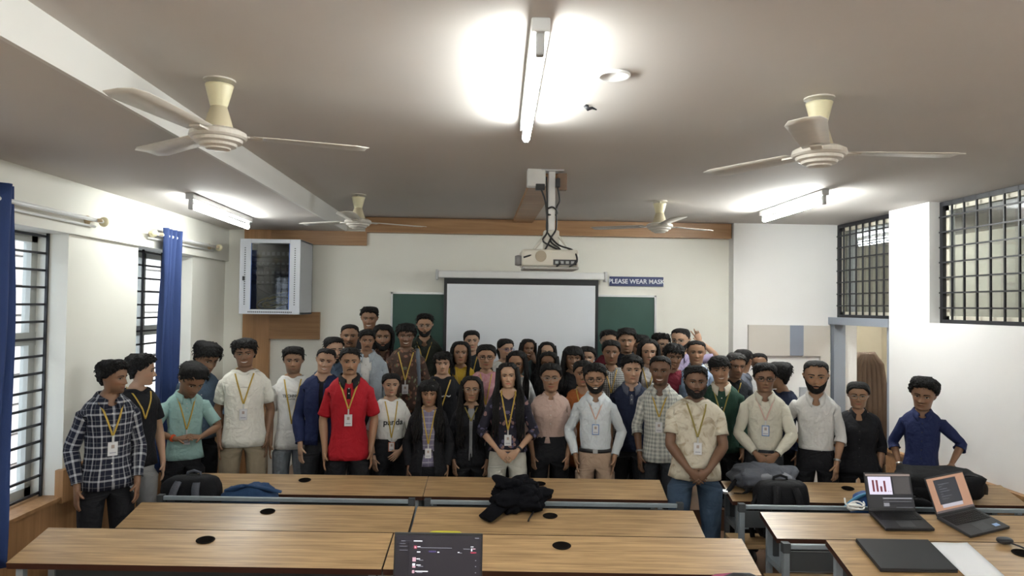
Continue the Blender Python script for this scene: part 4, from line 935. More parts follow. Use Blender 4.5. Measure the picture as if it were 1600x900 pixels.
STY={ # front, temple, side, nape hairline ; thickness top, side, front, back ; noise amp,freq ; covers ears
 'short':(.85,.76,.47,.18,.085,.032,.065,.03,.014,16,0),'crew':(.87,.80,.48,.20,.055,.016,.05,.018,.008,22,0),'quiff':(.84,.76,.48,.18,.115,.022,.125,.025,.020,15,0),
 'curly':(.83,.75,.47,.10,.150,.085,.14,.085,.055,24,0),'mop':(.75,.68,.42,.10,.130,.080,.10,.07,.036,15,1),'fringe':(.68,.66,.44,.12,.085,.055,.075,.05,.022,14,1),
 'side':(.82,.72,.46,.16,.125,.045,.10,.04,.018,14,0),'wavy':(.76,.68,.36,.02,.105,.080,.085,.08,.030,13,1),
 'tied':(.82,.70,.47,.18,.075,.065,.050,.07,.012,18,0),'long':(.89,.70,.22,.0,.060,.070,.035,.07,.010,12,1),'bangs':(.66,.62,.2,.0,.065,.075,.055,.07,.012,12,1),'back':(.86,.78,.48,.15,.075,.04,.06,.05,.016,15,0),'man_long':(.82,.66,.2,-.02,.07,.085,.05,.09,.03,12,1)}
def hair_build(e,style,m,hs,hw,hd,rs,nz,sex,jaw,bulk):
    base=style.split('+')[0]; st=STY[base]; fr,tm,sd,nk,tt,ts,tf,tb,amp,fq,cov=st
    n=84; ph=phis(n,1.05); rows=18; ap=np.abs(ph); part=rs.choice([-1,1])
    jag=rs.uniform(-1,1,n); jag=(jag+np.roll(jag,1))/2
    zl=np.interp(ap,np.radians([0,28,52,72,92,112,135,180]),[fr,fr-.01,tm,(tm+sd)/2,sd,(sd+nk)/2+(.0 if cov else .08),nk+.03,nk])+jag*(.040 if base not in('tied','long') else .006)
    if base in('side','short','quiff','fringe','mop'): zl=zl+.04*np.sin(ph)*part*gauss(ap,.7)
    zl=np.minimum(zl,.93)
    G=[]
    for i in range(rows):
        t=i/(rows-1); tq=np.full(n,t)
        wf=gauss(ap,.75); wb=sst(ap,1.9,2.7); thl=tf*wf+tb*wb+ts*np.clip(1-wf-wb,0,1)
        th=tt*(1-sst(t,.15,.75))+thl*sst(t,.15,.75); th=th*np.where(t>.9,1-((t-.9)/.1)**2*.93,1.)
        if base=='long' or base=='bangs' or base=='tied': th=th-.022*gauss(ph,.10)*(1-sst(t,.8,1.))
        G.append(cap_pts(ph,tq,zl,th,hs,hw,jaw,nz,amp*(1. if t<.95 else .4),fq))
    G=np.array(G); G[0]=G[0].mean(0); a=Acc(); a.add(headxf(h2b(G,hs,hw),hd).reshape(-1,3),gfaces(rows,n,True))
    def lock(pts,r0,r1,seg=None):
        P=np.array(pts); m_=len(P); R=r0+(r1-r0)*np.linspace(0,1,m_)**1.6; t=nrm(P[1]-P[0]); u=nrm(np.cross(t,[.3,.9,.2])); v=np.cross(t,u); ring,_,_=sweep(P,R,6,0,1,u,v); a.add(ring,gfaces(m_,6,True)+[tuple((m_-1)*6+q for q in range(6))])
    def locks(nl,length,front,wave,r=.016):
        for s in (-1,1):
            for i in range(nl):
                q=rs.uniform(); 
                isf=rs.uniform()<front
                ang=math.radians(rs.uniform(58,88) if isf else rs.uniform(95,178)); z0=rs.uniform(.55,.80)
                P0=head_surf(np.array([s*ang]),np.array([z0]),jaw,False)[0]; d=nrm(P0-np.array([0,0,.5])); st_=h2b(P0+d*.05,hs,hw); lo=length*rs.uniform(.8,1.1); pts=[]
                fx=rs.uniform(.070,.135); by=rs.uniform(.085,.125); wx=rs.uniform(0,6)
                for t in np.linspace(0,1,13):
                    z=st_[2]-(st_[2]-(HZ-lo))*t
                    drop=sst(-z,-1.56,-1.36)
                    if isf: x=s*(abs(st_[0])*(1-drop)+fx*drop); y=st_[1]*(1-drop)+(-(.085+.045*sst(-z,-1.40,-1.26)))*drop
                    else: x=st_[0]*(1-drop)+st_[0]*1.25*drop; y=st_[1]*(1-drop)+(by+.02)*drop
                    bul=.022*math.sin(min(1,t*2.2)*PI); x+=s*bul*.6; pts.append((x+wave*math.sin(9*t+wx)*t,y+wave*.6*math.cos(8*t+wx)*t,z))
                pts=np.array(pts); pts=headxf(pts,hd,sst(pts[:,2],1.40,1.52)); lock(pts,r*rs.uniform(.8,1.2),.004)
    if 'long' in style and base in('long','bangs'):
        L=.34; wv=.008
        if 'wavy' in style: wv=.022
        if 'xl' in style: L=.46
        locks(26,L,.5 if 'behind' not in style else .12,wv)
    if base=='man_long': locks(12,.10,.25,.012,.014)
    if 'pony' in style or base=='tied':
        for i in range(14):
            o=rs.normal(size=2)*.012; sgn=1 if 'left' not in style else -1
            pts=[(o[0],.095+o[1]*.4,1.62),(o[0]*1.5,.135+o[1],1.57),(o[0]*2+.012*sgn,.14+o[1],1.46),(o[0]*2+.02*sgn,.135,1.34),(o[0]*1.5+.02*sgn,.13,1.25)]
            pts=np.array(pts); pts=headxf(pts,hd,sst(pts[:,2],1.40,1.54)); lock(pts,.016,.004)
    if base in('curly','mop','quiff','wavy','side','fringe','short','back'):
        nl={'curly':90,'mop':60,'quiff':40,'wavy':70,'side':40,'fringe':50,'short':26,'back':26}[base]
        for i in range(nl):
            an=rs.uniform(-PI,PI); t=rs.uniform(.1,.9) if base!='quiff' else rs.uniform(.05,.8); z0=float(np.interp(abs(an),np.radians([0,60,100,180]),[fr,tm,max(sd,.45),nk+.12])); z=1-t*(1-z0)
            P0=head_surf(np.array([an]),np.array([min(z,.99)]),jaw,False)[0]; d=nrm(P0-np.array([0,.02,.5])); th=tt*(1-t)+ts*t if abs(an)>.9 else tt*(1-t)+tf*t
            tan=nrm(np.array([-d[1],d[0],0])*rs.uniform(-1,1)+np.array([0,-.5*(abs(an)<1.2),-.6])); tan=nrm(tan-d*(tan@d)); ln=.10 if base!='curly' else .06; r=.016 if base!='curly' else .020
            up=.5 if base in('quiff',) and abs(an)<1.3 else .1
            pts=[P0+d*(th*.6),P0+d*(th+.014)+tan*ln*.35,P0+d*(th+.018+up*.03)+tan*ln*.75,P0+d*(th*.9-.004+up*.05)+tan*ln*1.15]; pts=headxf(h2b(np.array(pts),hs,hw),hd); lock(pts,r*HH*1.1*rs.uniform(.8,1.2),.0015)
    if base in('short','crew','quiff','curly','mop','fringe','side','wavy','back','man_long'):
        sw=rs.choice([-1,1]); nf={'crew':22,'short':30,'quiff':26,'back':20}.get(base,34)
        for i in range(nf):
            an=rs.uniform(-1.25,1.25); z0=float(np.interp(abs(an),np.radians([0,28,52,72]),[fr,fr-.01,tm,(tm+sd)/2]))+rs.uniform(.0,.06)
            P0=head_surf(np.array([an]),np.array([min(z0,.97)]),jaw,False)[0]; d=nrm(P0-np.array([0,.02,.5])); tg=nrm(np.array([sw*.7+rs.uniform(-.5,.5),-.1,-.8])); tg=nrm(tg-d*(tg@d)); ln=rs.uniform(.05,.11)*(1.5 if base in('mop','fringe','wavy') else (.55 if base in('crew','quiff','back') else 1.))
            pts=[P0+d*(tf*.7),P0+d*(tf*.75+.012)+tg*ln*.4,P0+d*(tf*.5+.012)+tg*ln*.8,P0+d*.012+tg*ln*1.15]; lock(headxf(h2b(np.array(pts),hs,hw),hd),.0042*rs.uniform(.7,1.3),.0008)
    mk('hair',a.V(),a.f,m,e)
def beard_build(e,kind,m,hs,hw,hd,jaw,nz):
    a=Acc()
    if kind in('beard','full'):
        n=41; ph=np.linspace(-1.66,1.66,n); ap=np.abs(ph); th0=.030 if kind=='beard' else .055; G=[]
        ztop=np.interp(ap,[0,.22,.42,.75,1.2,1.66],[.145,.150,.235,.26,.36,.46]); zb=np.interp(ap,[0,.6,1.2,1.66],[-.02,-.01,.06,.26])
        for i,t in enumerate(np.linspace(0,1,11)):
            z=ztop+(zb-ztop)*t; P=head_surf(ph,z,jaw,True); d=P-np.array([0,.05,.25]); d/=np.linalg.norm(d,axis=1)[:,None]; th=th0*math.sin(PI*min(1,.08+t*.7))*np.clip((1.66-ap)/.35,.05,1)+.006; P=P+d*(th+.006*nz(P,40.))[:,None]; G.append(P-np.array([0,0,.03*t if kind=='full' else .008*t]))
        P=G[-1].copy(); P[:,1]=P[:,1]*.72+.02; P[:,2]-=.0; G.append(P); G=np.array(G); a.add(headxf(h2b(G,hs,hw),hd).reshape(-1,3),gfaces(len(G),n))
    u=np.linspace(-1,1,17); up=patch(0.,u*.125,.212-.055*np.abs(u)**2.2,.247-.045*np.abs(u)**1.6,.012,4); up[1:3,:,1]-=.008
    a.add(headxf(h2b(up,hs,hw),hd).reshape(-1,3),gfaces(4,17)); mk('beard' if kind!='moustache' else 'moustache',a.V(),a.f,m,e,recalc=False)
def glasses_build(e,m,hs,hw,hd):
    a=MB()
    def T(P): return [tuple(q) for q in headxf(h2b(np.array(P),hs,hw),hd)]
    for s in (-1,1):
        loop=[(s*.145+.098*np.sign(math.cos(t))*abs(math.cos(t))**.7,-.468+.018*abs(math.cos(t)) ,.488+.066*np.sign(math.sin(t))*abs(math.sin(t))**.75) for t in np.linspace(0,2*PI,25)]
        a.tube(T(loop),.0025,6,cap=False); a.tube(T([(s*.240,-.448,.51),(s*.335,-.36,.515),(s*.362,-.1,.52),(s*.36,.08,.50)]),.0016,6)
    a.tube(T([(-.05,-.470,.505),(0,-.485,.512),(.05,-.470,.505)]),.0016,6); a.build('glasses',m,e,smooth=True,fix=False)
# ---------------------------------------------------------------- the group
SK=dict(l=(.44,.27,.18),m=(.33,.185,.11),d=(.235,.125,.072),k=(.165,.085,.050))
YEL=mat('lanyard_yellow',(.50,.33,.05),.5); OLV=mat('lanyard_olive',(.28,.22,.05),.5); RED=mat('lanyard_red_white',(.62,.42,.36),.5)
CWH='card'; CBL=mat('card_holder_blue',(.10,.22,.50),.35)
M_WATCH=mat('watch_black',(.02,.02,.025),.35); M_STEELW=mat('watch_steel',(.5,.5,.5),.3,.8); M_ORNG=mat('thread_orange',(.75,.10,.02),.6)
GL_B=mat('glasses_black',(.012,.012,.014),.3); GL_M=mat('glasses_metal',(.35,.33,.30),.3,.8)
INK=mat('print_ink',(.02,.02,.025),.6); SILV=mat('print_silver',(.55,.55,.56),.4)
T=lambda n,c,k='plain',c2=None,c3=None,s=1.:cloth(n,c,k,c2,c3,s)
BLK=T('cloth_black',(.012,.012,.015)); NAVY=T('cloth_navy',(.014,.022,.075)); WHT=T('cloth_white',(.78,.77,.75)); CRM=T('cloth_cream',(.80,.78,.71))
DENIM=T('denim_blue',(.045,.075,.125),'denim'); GREYP=T('trouser_grey',(.20,.22,.25),'denim'); KHAKI=T('trouser_khaki',(.33,.27,.19)); BEIGEP=T('trouser_beige',(.42,.30,.22)); IVORY=T('trouser_ivory',(.60,.58,.52)); CHAR=T('trouser_charcoal',(.035,.038,.045))
GP=FZ+.17
P=person
# front line, from the windows to the door
P('man in a black and white plaid shirt by the window wall, looking right',172,562,614,4.28,FZ,skin=SK['d'],head=(42,2,0),smile=.6,hair='curly',beard='stubble',shirt=T('plaid_black',(.012,.014,.028),'plaid',(.50,.51,.54)),sleeve='long',hem=.84,collar=True,vneck=.06,lanyard=YEL,card=CWH,trouser=BLK,turn=18,arms=('down','front'),cardz=1.12)
P('young man in a dark top in profile beside the blue curtain',216,553,602,4.80,FZ,skin=SK['l'],head=(55,2,0),hair='curly',shirt=BLK,lanyard=YEL,trouser=T('trouser_light_grey',(.36,.36,.36)),turn=35,arms=('down','front'),cardz=1.15)
def thread(e,fy,A):
    J,E,W,hv,_=A[-1]
    for q,r in ((.03,.0285),(.042,.029)):
        d=nrm(W-E); c=W-d*q; a_=nrm(np.cross(d,[0,1,.2])); b_=np.cross(d,a_); pts=[c+r*(math.cos(t)*a_+math.sin(t)*b_) for t in np.linspace(0,2*PI,17)]; MB().tube(pts,.005,6,cap=False).build('wrist_thread',M_ORNG,e,smooth=True,fix=False)
P('man in a mint green polo looking down at his hands',291,560,611,5.22,FZ,skin=SK['d'],head=(18,30,4),hair='side',beard='stubble',shirt=T('polo_mint',(.29,.45,.43)),sleeve='half',hem=.87,bulk=1.04,collar='polo',vneck=.04,lanyard=YEL,card=CWH,cardz=1.06,trouser=BLK,turn=12,arms=('fiddle','fiddle'),extra=thread)
P('man in a blue denim shirt looking down behind the mint polo',314,530,579,5.75,FZ,skin=SK['d'],head=(25,20,6),smile=.6,hair='mop',shirt=T('shirt_denim',(.10,.15,.22),'denim'),sleeve='rolled',collar=True,vneck=.05,trouser=BLK,turn=10)
P('tall man in a loose white tee and khaki cargo trousers',384,529,573,5.46,FZ,skin=SK['d'],smile=1.,hair='mop',shirt=CRM,sleeve='loose',hem=.82,bulk=1.13,lanyard=YEL,card=CWH,cardz=1.10,trouser=KHAKI,arms=('down','down'),pr=[('________',.02,.012,1.335,INK)],head=(0,0,-3))
P('slim man in a white long tee lettered TECHNO',459,541,583,5.62,FZ,skin=SK['m'],hair='side',shirt=WHT,sleeve='half',hem=.80,bulk=.93,lanyard=YEL,trouser=GREYP,cardz=.95,pr=[('TECHNO',.036,-.012,1.29,INK),('the next level',.014,-.012,1.262,INK)],beard='stubble',arms=('down','behind'))
P('man in a navy blue hoodie with his arm at his side',506,544,582,5.38,FZ,skin=SK['l'],head=(6,2,8),smile=1.,hair='crew',shirt=NAVY,sleeve='long',hem=.88,inner=BLK,gap=.014,vneck=.05,trouser=CHAR,arms=('front','behind'),turn=-6)
P('man in a bright red polo with a black collar',547,543,585,5.15,FZ,skin=SK['m'],head=(4,0,0),hair='short',beard='moustache',shirt=T('polo_red',(.40,.012,.022)),sleeve='half',hem=.80,collar='polo',collarm=BLK,vneck=.05,lanyard=YEL,card=CWH,cardz=1.13,trouser=BLK,bulk=1.03,arms=('down','down'))
P('young woman in a white panda tee with tied-back hair',611,583,618,5.44,FZ,sex='f',skin=SK['l'],hair='tied',shirt=WHT,sleeve='half',hem=1.02,tuck=True,lanyard=YEL,card=mat('card_holder_orange',(.55,.20,.10),.4),cardz=.99,trouser=BLK,arms=('front','clasp'),pr=[('panda',.085,.015,1.235,INK)],turn=8,watch=[(-1,M_DARK)])
P('woman in an open black jacket over a lilac printed tee',671,593,632,5.13,FZ,sex='f',skin=SK['m'],hair='bangs+long+wavy',smile=.6,shirt=BLK,sleeve='long',hem=.80,inner=T('tee_lilac',(.19,.17,.26),'stripes',(.36,.34,.42)),gap=.055,lanyard=YEL,card=CWH,cardz=1.03,trouser=BLK,head=(0,6,0))
P('woman with clear glasses in a black zipped hoodie',737,587,627,5.34,FZ,sex='f',skin=SK['m'],hair='long+wavy+xl',smile=.6,glasses=GL_M,shirt=T('hoodie_black',(.010,.010,.013)),sleeve='long',hem=.84,inner=T('tee_grey',(.30,.30,.31)),gap=.02,lanyard=OLV,trouser=BLK,arms=('front','front'),cardz=1.22)
P('woman in a dark floral top and ivory trousers with clasped hands',795,566,605,5.14,FZ,sex='f',skin=SK['l'],hair='long+xl',smile=.6,shirt=T('floral_dark',(.020,.018,.030),'floral',(.26,.15,.14),(.10,.09,.16)),sleeve='rolled',hem=.93,vneck=.05,neckz=1.432,lanyard=YEL,card=CWH,cardz=1.04,trouser=IVORY,arms=('clasp','clasp'),watch=[(1,M_WATCH)],head=(0,2,-3))
P('woman in a blush pink shirt and black trousers with glasses',861,567,611,5.38,FZ,sex='f',skin=SK['m'],hair='tied',smile=.6,glasses=GL_M,shirt=T('shirt_blush',(.50,.36,.31)),sleeve='rolled',hem=1.0,tuck=True,collar=True,vneck=.04,bulk=1.10,trouser=BLK,arms=('front','front'))
P('bearded man in a white shirt, belt and beige trousers',931,567,613,5.13,FZ,skin=SK['m'],hair='side',smile=1.,beard='beard',glasses=GL_B,shirt=T('shirt_white_blue',(.62,.66,.70)),sleeve='long',hem=.955,tuck=True,collar=True,vneck=.06,inner=None,lanyard=RED,card=CBL,cardz=1.17,trouser=BEIGEP,band=M_DARK,arms=('pocket','pocket'),head=(0,0,-3))
P('tall smiling man in a grey-checked shirt beside the tie-dye tee',1032,556,601,5.16,FZ,skin=SK['k'],hair='crew',smile=1.,beard='stubble',shirt=T('check_grey',(.62,.62,.57),'check',(.30,.31,.30)),sleeve='rolled',hem=.82,collar=True,vneck=.07,lanyard=YEL,card=CWH,cardz=1.13,trouser=CHAR,arms=('front','behind'),watch=[(-1,M_STEELW)],turn=-6)
P('broad bearded man in a beige tie-dye tee and jeans in the aisle',1087,571,619,4.62,FZ,skin=SK['k'],hair='short',smile=.6,beard='full',jaw=1.12,bulk=1.27,belly=.03,shirt=T('tiedye_beige',(.58,.53,.43),'blotch',(.38,.31,.22)),sleeve='loose',hem=.84,lanyard=OLV,card=CWH,cardz=1.10,trouser=DENIM,arms=('clasp2','clasp2'),turn=4)
P('man with square glasses in a cream shirt, hands folded',1195,567,612,5.06,FZ,skin=SK['d'],hair='side',glasses=GL_B,shirt=T('shirt_cream',(.62,.59,.50)),sleeve='long',hem=.955,tuck=True,collar=True,vneck=.06,bulk=1.06,lanyard=RED,card=CBL,cardz=1.16,trouser=CHAR,arms=('clasp','clasp'),watch=[(1,M_WATCH)])
P('bearded man in a white shirt with rolled sleeves and a steel watch',1275,563,613,5.06,FZ,skin=SK['m'],hair='crew',smile=.6,beard='beard',shirt=T('shirt_plain_white',(.64,.63,.62)),sleeve='rolled',hem=.955,tuck=True,collar=True,vneck=.09,bulk=1.07,trouser=BLK,arms=('behind','front'),watch=[(1,M_STEELW)],turn=-3)
P('woman in a black shirt and thin glasses in front of the doorway',1341,596,637,5.10,FZ,sex='f',skin=SK['m'],hair='tied+pony',smile=.6,glasses=GL_M,shirt=T('shirt_black',(.013,.013,.016)),sleeve='rolled',hem=.84,collar='dark',vneck=.08,bulk=1.2,trouser=BLK,arms=('behind','down'),head=(-3,2,0))
P('man in a dark blue shirt standing alone by the right wall',1433,586,638,4.98,FZ,skin=SK['d'],hair='curly',shirt=T('shirt_dark_blue',(.016,.024,.085)),sleeve='rolled',hem=.86,collar='dark',vneck=.06,bulk=1.05,trouser=T('jeans_dark',(.03,.04,.07),'denim'),arms=('pocket','lean'),head=(-8,6,4),watch=[(-1,M_STEELW)],turn=-4,lean=.03)
# second line
P('bearded man in a blue denim jacket looking sideways behind the navy hoodie',520,526,565,6.04,GP,skin=SK['l'],head=(22,2,0),hair='short',beard='beard',shirt=T('denim_mid',(.07,.10,.15),'denim'),sleeve='long',collar=True)
P('round-faced man with a moustache behind the left group',547,507,543,6.26,GP,skin=SK['d'],hair='crew',beard='moustache',shirt=CHAR,jaw=1.1)
P('tallest smiling man at the back against the cream wall',578,479,514,6.79,GP,skin=SK['d'],hair='quiff',smile=1.,shirt=BLK,head=(-4,4,0))
P('man in a light grey denim jacket over a white tee',573,515,548,5.80,GP,skin=SK['d'],hair='side',beard='moustache',smile=.3,shirt=T('denim_pale',(.33,.37,.41),'denim'),sleeve='long',inner=WHT,gap=.035,collar=True,vneck=.04,head=(5,0,2),hem=.9)
P('long-haired bearded man at the back beside the chalkboard',599,506,546,6.54,GP,skin=SK['d'],hair='man_long',beard='full',shirt=T('shirt_brown_print',(.12,.06,.045),'floral',(.3,.2,.15),(.06,.03,.03)),collar=True,vneck=.05)
P('smiling man in a brown patterned shirt with a grey bag strap',635,505,542,6.08,GP,skin=SK['k'],hair='mop',smile=1.,shirt=T('shirt_ethnic',(.075,.045,.035),'floral',(.24,.12,.08),(.16,.17,.10)),sleeve='half',hem=.85,vneck=.03,lanyard=YEL,card=CWH,cardz=1.08,strap=[(1,T('strap_grey',(.16,.19,.23)))],head=(0,2,0))
P('bearded man with glasses in a dark green shirt before the chalkboard',664,490,526,6.82,GP,skin=SK['m'],hair='quiff',beard='beard',glasses=GL_M,shirt=T('shirt_dark_green',(.022,.026,.020)),collar='dark',vneck=.08,lanyard=YEL)
P('person with short swept hair in a black tee with a silver print',692,549,584,5.58,FZ,skin=SK['l'],sex='m',bulk=.9,hair='wavy',shirt=BLK,sleeve='half',lanyard=YEL,cardz=1.12,pr=[('~~',.10,.02,1.30,SILV)],head=(0,2,0))
P('woman in a yellow kurta in front of the screen edge',720,533,568,6.20,GP,sex='f',skin=SK['m'],hair='long+behind',smile=.3,shirt=T('kurta_yellow',(.50,.33,.035)),sleeve='half',hem=.7,lanyard=YEL,head=(0,0,0))
P('woman with tied hair at the back in front of the screen',738,516,548,6.70,GP,sex='f',skin=SK['l'],hair='tied',smile=.3,shirt=T('kurta_dark',(.02,.025,.03)),sleeve='half',lanyard=YEL,head=(3,0,-3))
P('woman in a pink kurta and black-rimmed glasses',760,538,576,5.80,GP,sex='f',skin=SK['m'],hair='tied',smile=.6,glasses=GL_B,shirt=T('kurta_pink',(.46,.22,.25),'blotch',(.52,.30,.32)),sleeve='half',hem=.7,lanyard=YEL,card=CWH,cardz=1.02)
P('woman with blue-rimmed glasses turned to the right before the screen',788,529,560,6.44,GP,sex='f',skin=SK['l'],hair='tied',smile=1.,glasses=mat('glasses_blue',(.03,.06,.22),.3),shirt=WHT,sleeve='half',head=(30,2,0))
P('woman laughing with her hand raised to her cheek',823,529,558,6.80,GP,sex='f',skin=SK['d'],hair='long',smile=1.,shirt=T('kurta_teal_grey',(.09,.13,.14)),sleeve='half',arms=('down','face'),head=(12,4,4))
P('woman with glasses and long straight hair in a white top',809,547,584,6.04,GP,sex='f',skin=SK['m'],hair='long+xl',smile=.6,glasses=GL_B,shirt=T('top_white',(.62,.62,.62)),sleeve='half',head=(-10,8,0))
P('woman with long hair at the back, right of the raised hand',855,534,566,6.55,GP,sex='f',skin=SK['l'],hair='long',shirt=BLK,sleeve='long',lanyard=YEL)
P('woman with glasses half hidden behind the blush pink shirt',858,549,583,6.22,GP,sex='f',skin=SK['d'],hair='long',glasses=GL_B,shirt=BLK,sleeve='long',head=(-8,4,0))
P('laughing woman with wavy hair in a black top',895,540,576,5.82,GP,sex='f',skin=SK['d'],hair='bangs+long+wavy',smile=1.,shirt=BLK,sleeve='long',head=(6,4,0))
P('woman with parted hair behind the orange kurta',917,541,576,6.45,GP,sex='f',skin=SK['l'],hair='tied',shirt=CHAR,sleeve='half')
P('woman in an orange kurta behind the bearded white shirt',911,563,603,5.57,FZ,sex='f',skin=SK['m'],hair='tied',shirt=T('kurta_orange',(.36,.11,.03)),sleeve='half',hem=.7,lanyard=YEL,vneck=.04,neckz=1.44)
P('man with glasses in a maroon top at the chalkboard edge',952,512,552,6.97,GP,skin=SK['m'],hair='short',glasses=GL_M,shirt=T('top_maroon',(.12,.012,.022)),sleeve='long')
P('woman in a black and white checked kurta',955,531,569,5.99,GP,sex='f',skin=SK['d'],hair='tied',shirt=T('check_kurta',(.03,.03,.03),'check',(.5,.5,.48),None,.55),sleeve='half',hem=.7,vneck=.05,lanyard=mat('pendant_gold',(.5,.33,.08),.4))
P('lean man with straight gaze in front of the chalkboard',979,512,551,6.45,GP,skin=SK['m'],hair='side',beard='stubble',shirt=T('shirt_ink',(.018,.022,.035)),collar='dark')
P('man in a navy polo with white-tipped collar',987,554,598,5.44,FZ,skin=SK['l'],hair='side',shirt=T('polo_navy',(.016,.022,.05)),sleeve='half',collar='polo',collarm=T('polo_collar',(.10,.11,.15)),vneck=.05,jaw=1.05,bulk=1.06,head=(4,0,0))
P('woman with dark shoulder hair in a white top',1013,529,567,6.14,GP,sex='f',skin=SK['l'],hair='long+wavy',smile=.3,shirt=T('top_offwhite',(.58,.56,.56)),sleeve='half',lanyard=YEL,head=(4,4,0))
P('person mostly hidden behind the woman in the white top',1000,523,560,6.71,GP,skin=SK['m'],hair='wavy',shirt=T('top_dark_grey',(.05,.05,.055)))
P('man with curly hair and glasses turned right at the back',1029,520,553,6.97,GP,skin=SK['l'],hair='curly',smile=1.,glasses=GL_M,shirt=T('shirt_grey_blue',(.18,.2,.24)),head=(28,2,6))
P('young man in a maroon tee and blue-grey jacket with wavy hair',1051,536,575,5.80,GP,skin=SK['d'],hair='mop',smile=.3,shirt=T('jacket_blue_grey',(.09,.12,.17),'denim'),sleeve='long',inner=T('tee_maroon',(.16,.015,.03)),gap=.06,head=(6,4,4))
P('bearded man in a lavender shirt making a V sign at the back',1065,513,550,6.70,GP,skin=SK['l'],hair='crew',beard='beard',glasses=GL_M,shirt=T('shirt_lavender',(.40,.34,.50)),sleeve='half',collar=True,vneck=.05,head=(-22,2,0),arms=('down',((.215,-.02,1.62),(1,.1,-.5),(-.45,-.02,.9),(0,-1,0),1.0)))
P('man in a light blue shirt with neat hair',1088,532,569,6.12,GP,skin=SK['m'],hair='crew',smile=.3,shirt=T('shirt_light_blue',(.36,.45,.62)),sleeve='long',collar=True,vneck=.04)
P('smiling man in a dark green sweater over a pale collar',1127,556,598,5.38,FZ,skin=SK['m'],hair='fringe',smile=1.,shirt=T('sweater_green',(.020,.055,.038)),sleeve='long',collar=True,collarm=T('collar_beige',(.55,.50,.42)),vneck=.05,lanyard=OLV,head=(2,0,-6),bulk=1.05)
P('older man with greying hair in a dark jacket',1147,545,590,5.82,GP,skin=SK['d'],hair='short',hairm=M_HAIRG,shirt=T('jacket_dark',(.022,.024,.03)),sleeve='long',inner=BLK,gap=.04,lanyard=YEL,head=(16,4,4),bulk=1.06)
P('man turned away showing the back of his head',1161,539,582,6.27,GP,skin=SK['m'],hair='back',shirt=T('shirt_slate',(.11,.12,.15)),collar='dark',head=(70,4,0),turn=80)
P('man with short hair at the back beside the cream panelling',1186,547,585,6.50,GP,skin=SK['d'],hair='crew',shirt=T('shirt_dull_white',(.5,.5,.5)))
P('curly-haired man in a navy hoodie laughing in profile',1222,565,607,5.50,FZ,skin=SK['m'],hair='wavy',smile=1.,shirt=T('hoodie_navy',(.018,.025,.055)),sleeve='long',head=(-55,4,0),turn=-35,beard='stubble')
# ================================================================ things on desks and benches
def sell(mb,c,r,e1=.5,e2=.5,nz=None,amp=0,f=8.,nu=28,nv=16,M=None,mi=0,flatbottom=None):
    P=[]
    for i in range(nv+1):
        a=-PI/2+PI*i/nv; row=[]
        for j in range(nu):
            b=2*PI*j/nu; pw=lambda v,e:math.copysign(abs(v)**e,v)
            q=np.array([r[0]*pw(math.cos(a),e1)*pw(math.cos(b),e2),r[1]*pw(math.cos(a),e1)*pw(math.sin(b),e2),r[2]*pw(math.sin(a),e1)])
            if nz is not None: q=q*(1+amp*float(nz(q,f))+amp*.8*(abs(float(nz(q+.3,f*2.1)))-.6))
            if flatbottom is not None: q[2]=max(q[2],flatbottom)
            q=q+np.array(c); row.append(tuple(M@Vector(q)) if M is not None else tuple(q))
        P.append(row)
    mb.grid(P,mi,closed_u=True); return mb
def desk_pt(x,y,row):
    y0,z,fl=row; d=.27 if row is not R1 else .30; rs_=.066 if row is not R1 else .074
    t=(y-rowpt(x,y0))*math.cos(ANG)/d; return z+rs_*t
TILT=math.atan2(.066,.27)
def on_desk(name,x,y,row,rz=0.):
    e=empty(name,(x,y,desk_pt(x,y,row)+.0035)); e.rotation_euler=(Matrix.Rotation(ANG,3,'Z')@Matrix.Rotation(TILT,3,'X')@Matrix.Rotation(rz,3,'Z')).to_euler(); return e
N1=SN(11); N2=SN(23)
M_NYL=mat('nylon_black',(.009,.009,.011),.7,spec=.2,bump=.4,bscale=160,noise=.2,nscale=9); M_NYLG=mat('nylon_grey',(.085,.09,.11),.7,spec=.25,bump=.4,bscale=120,noise=.25,nscale=7)
M_PINK=mat('nylon_pink',(.30,.03,.10),.55,bump=.4,bscale=120,noise=.2); M_BLUE=mat('nylon_blue',(.02,.09,.30),.55,bump=.3,bscale=120); M_SKY=mat('nylon_sky',(.10,.36,.62),.55); M_JKT=mat('jacket_black_cloth',(.006,.006,.008),.95,bump=.6,bscale=30,spec=.08)
M_JKB=mat('jacket_blue_cloth',(.015,.05,.13),.85,bump=.5,bscale=30)
def strap_rib(parent,name,pts,w_,m,th=.006):
    P=[Vector(q) for q in pts]; C=[]
    for i in range(len(P)-1):
        for j in range(6):
            t=j/6;a=P[max(i-1,0)];b=P[i];c=P[i+1];d=P[min(i+2,len(P)-1)]; C.append(.5*((2*b)+(-a+c)*t+(2*a-5*b+4*c-d)*t*t+(-a+3*b-3*c+d)*t**3))
    C.append(P[-1]); rows=[]
    for i,q in enumerate(C): rows.append([tuple(q+Vector((-w_/2,0,0))),tuple(q+Vector((w_/2,0,0)))])
    o=MB().grid(rows).build(name,m,parent,smooth=True,fix=False); s=o.modifiers.new('solid','SOLIDIFY'); s.thickness=th; s.offset=0; return o
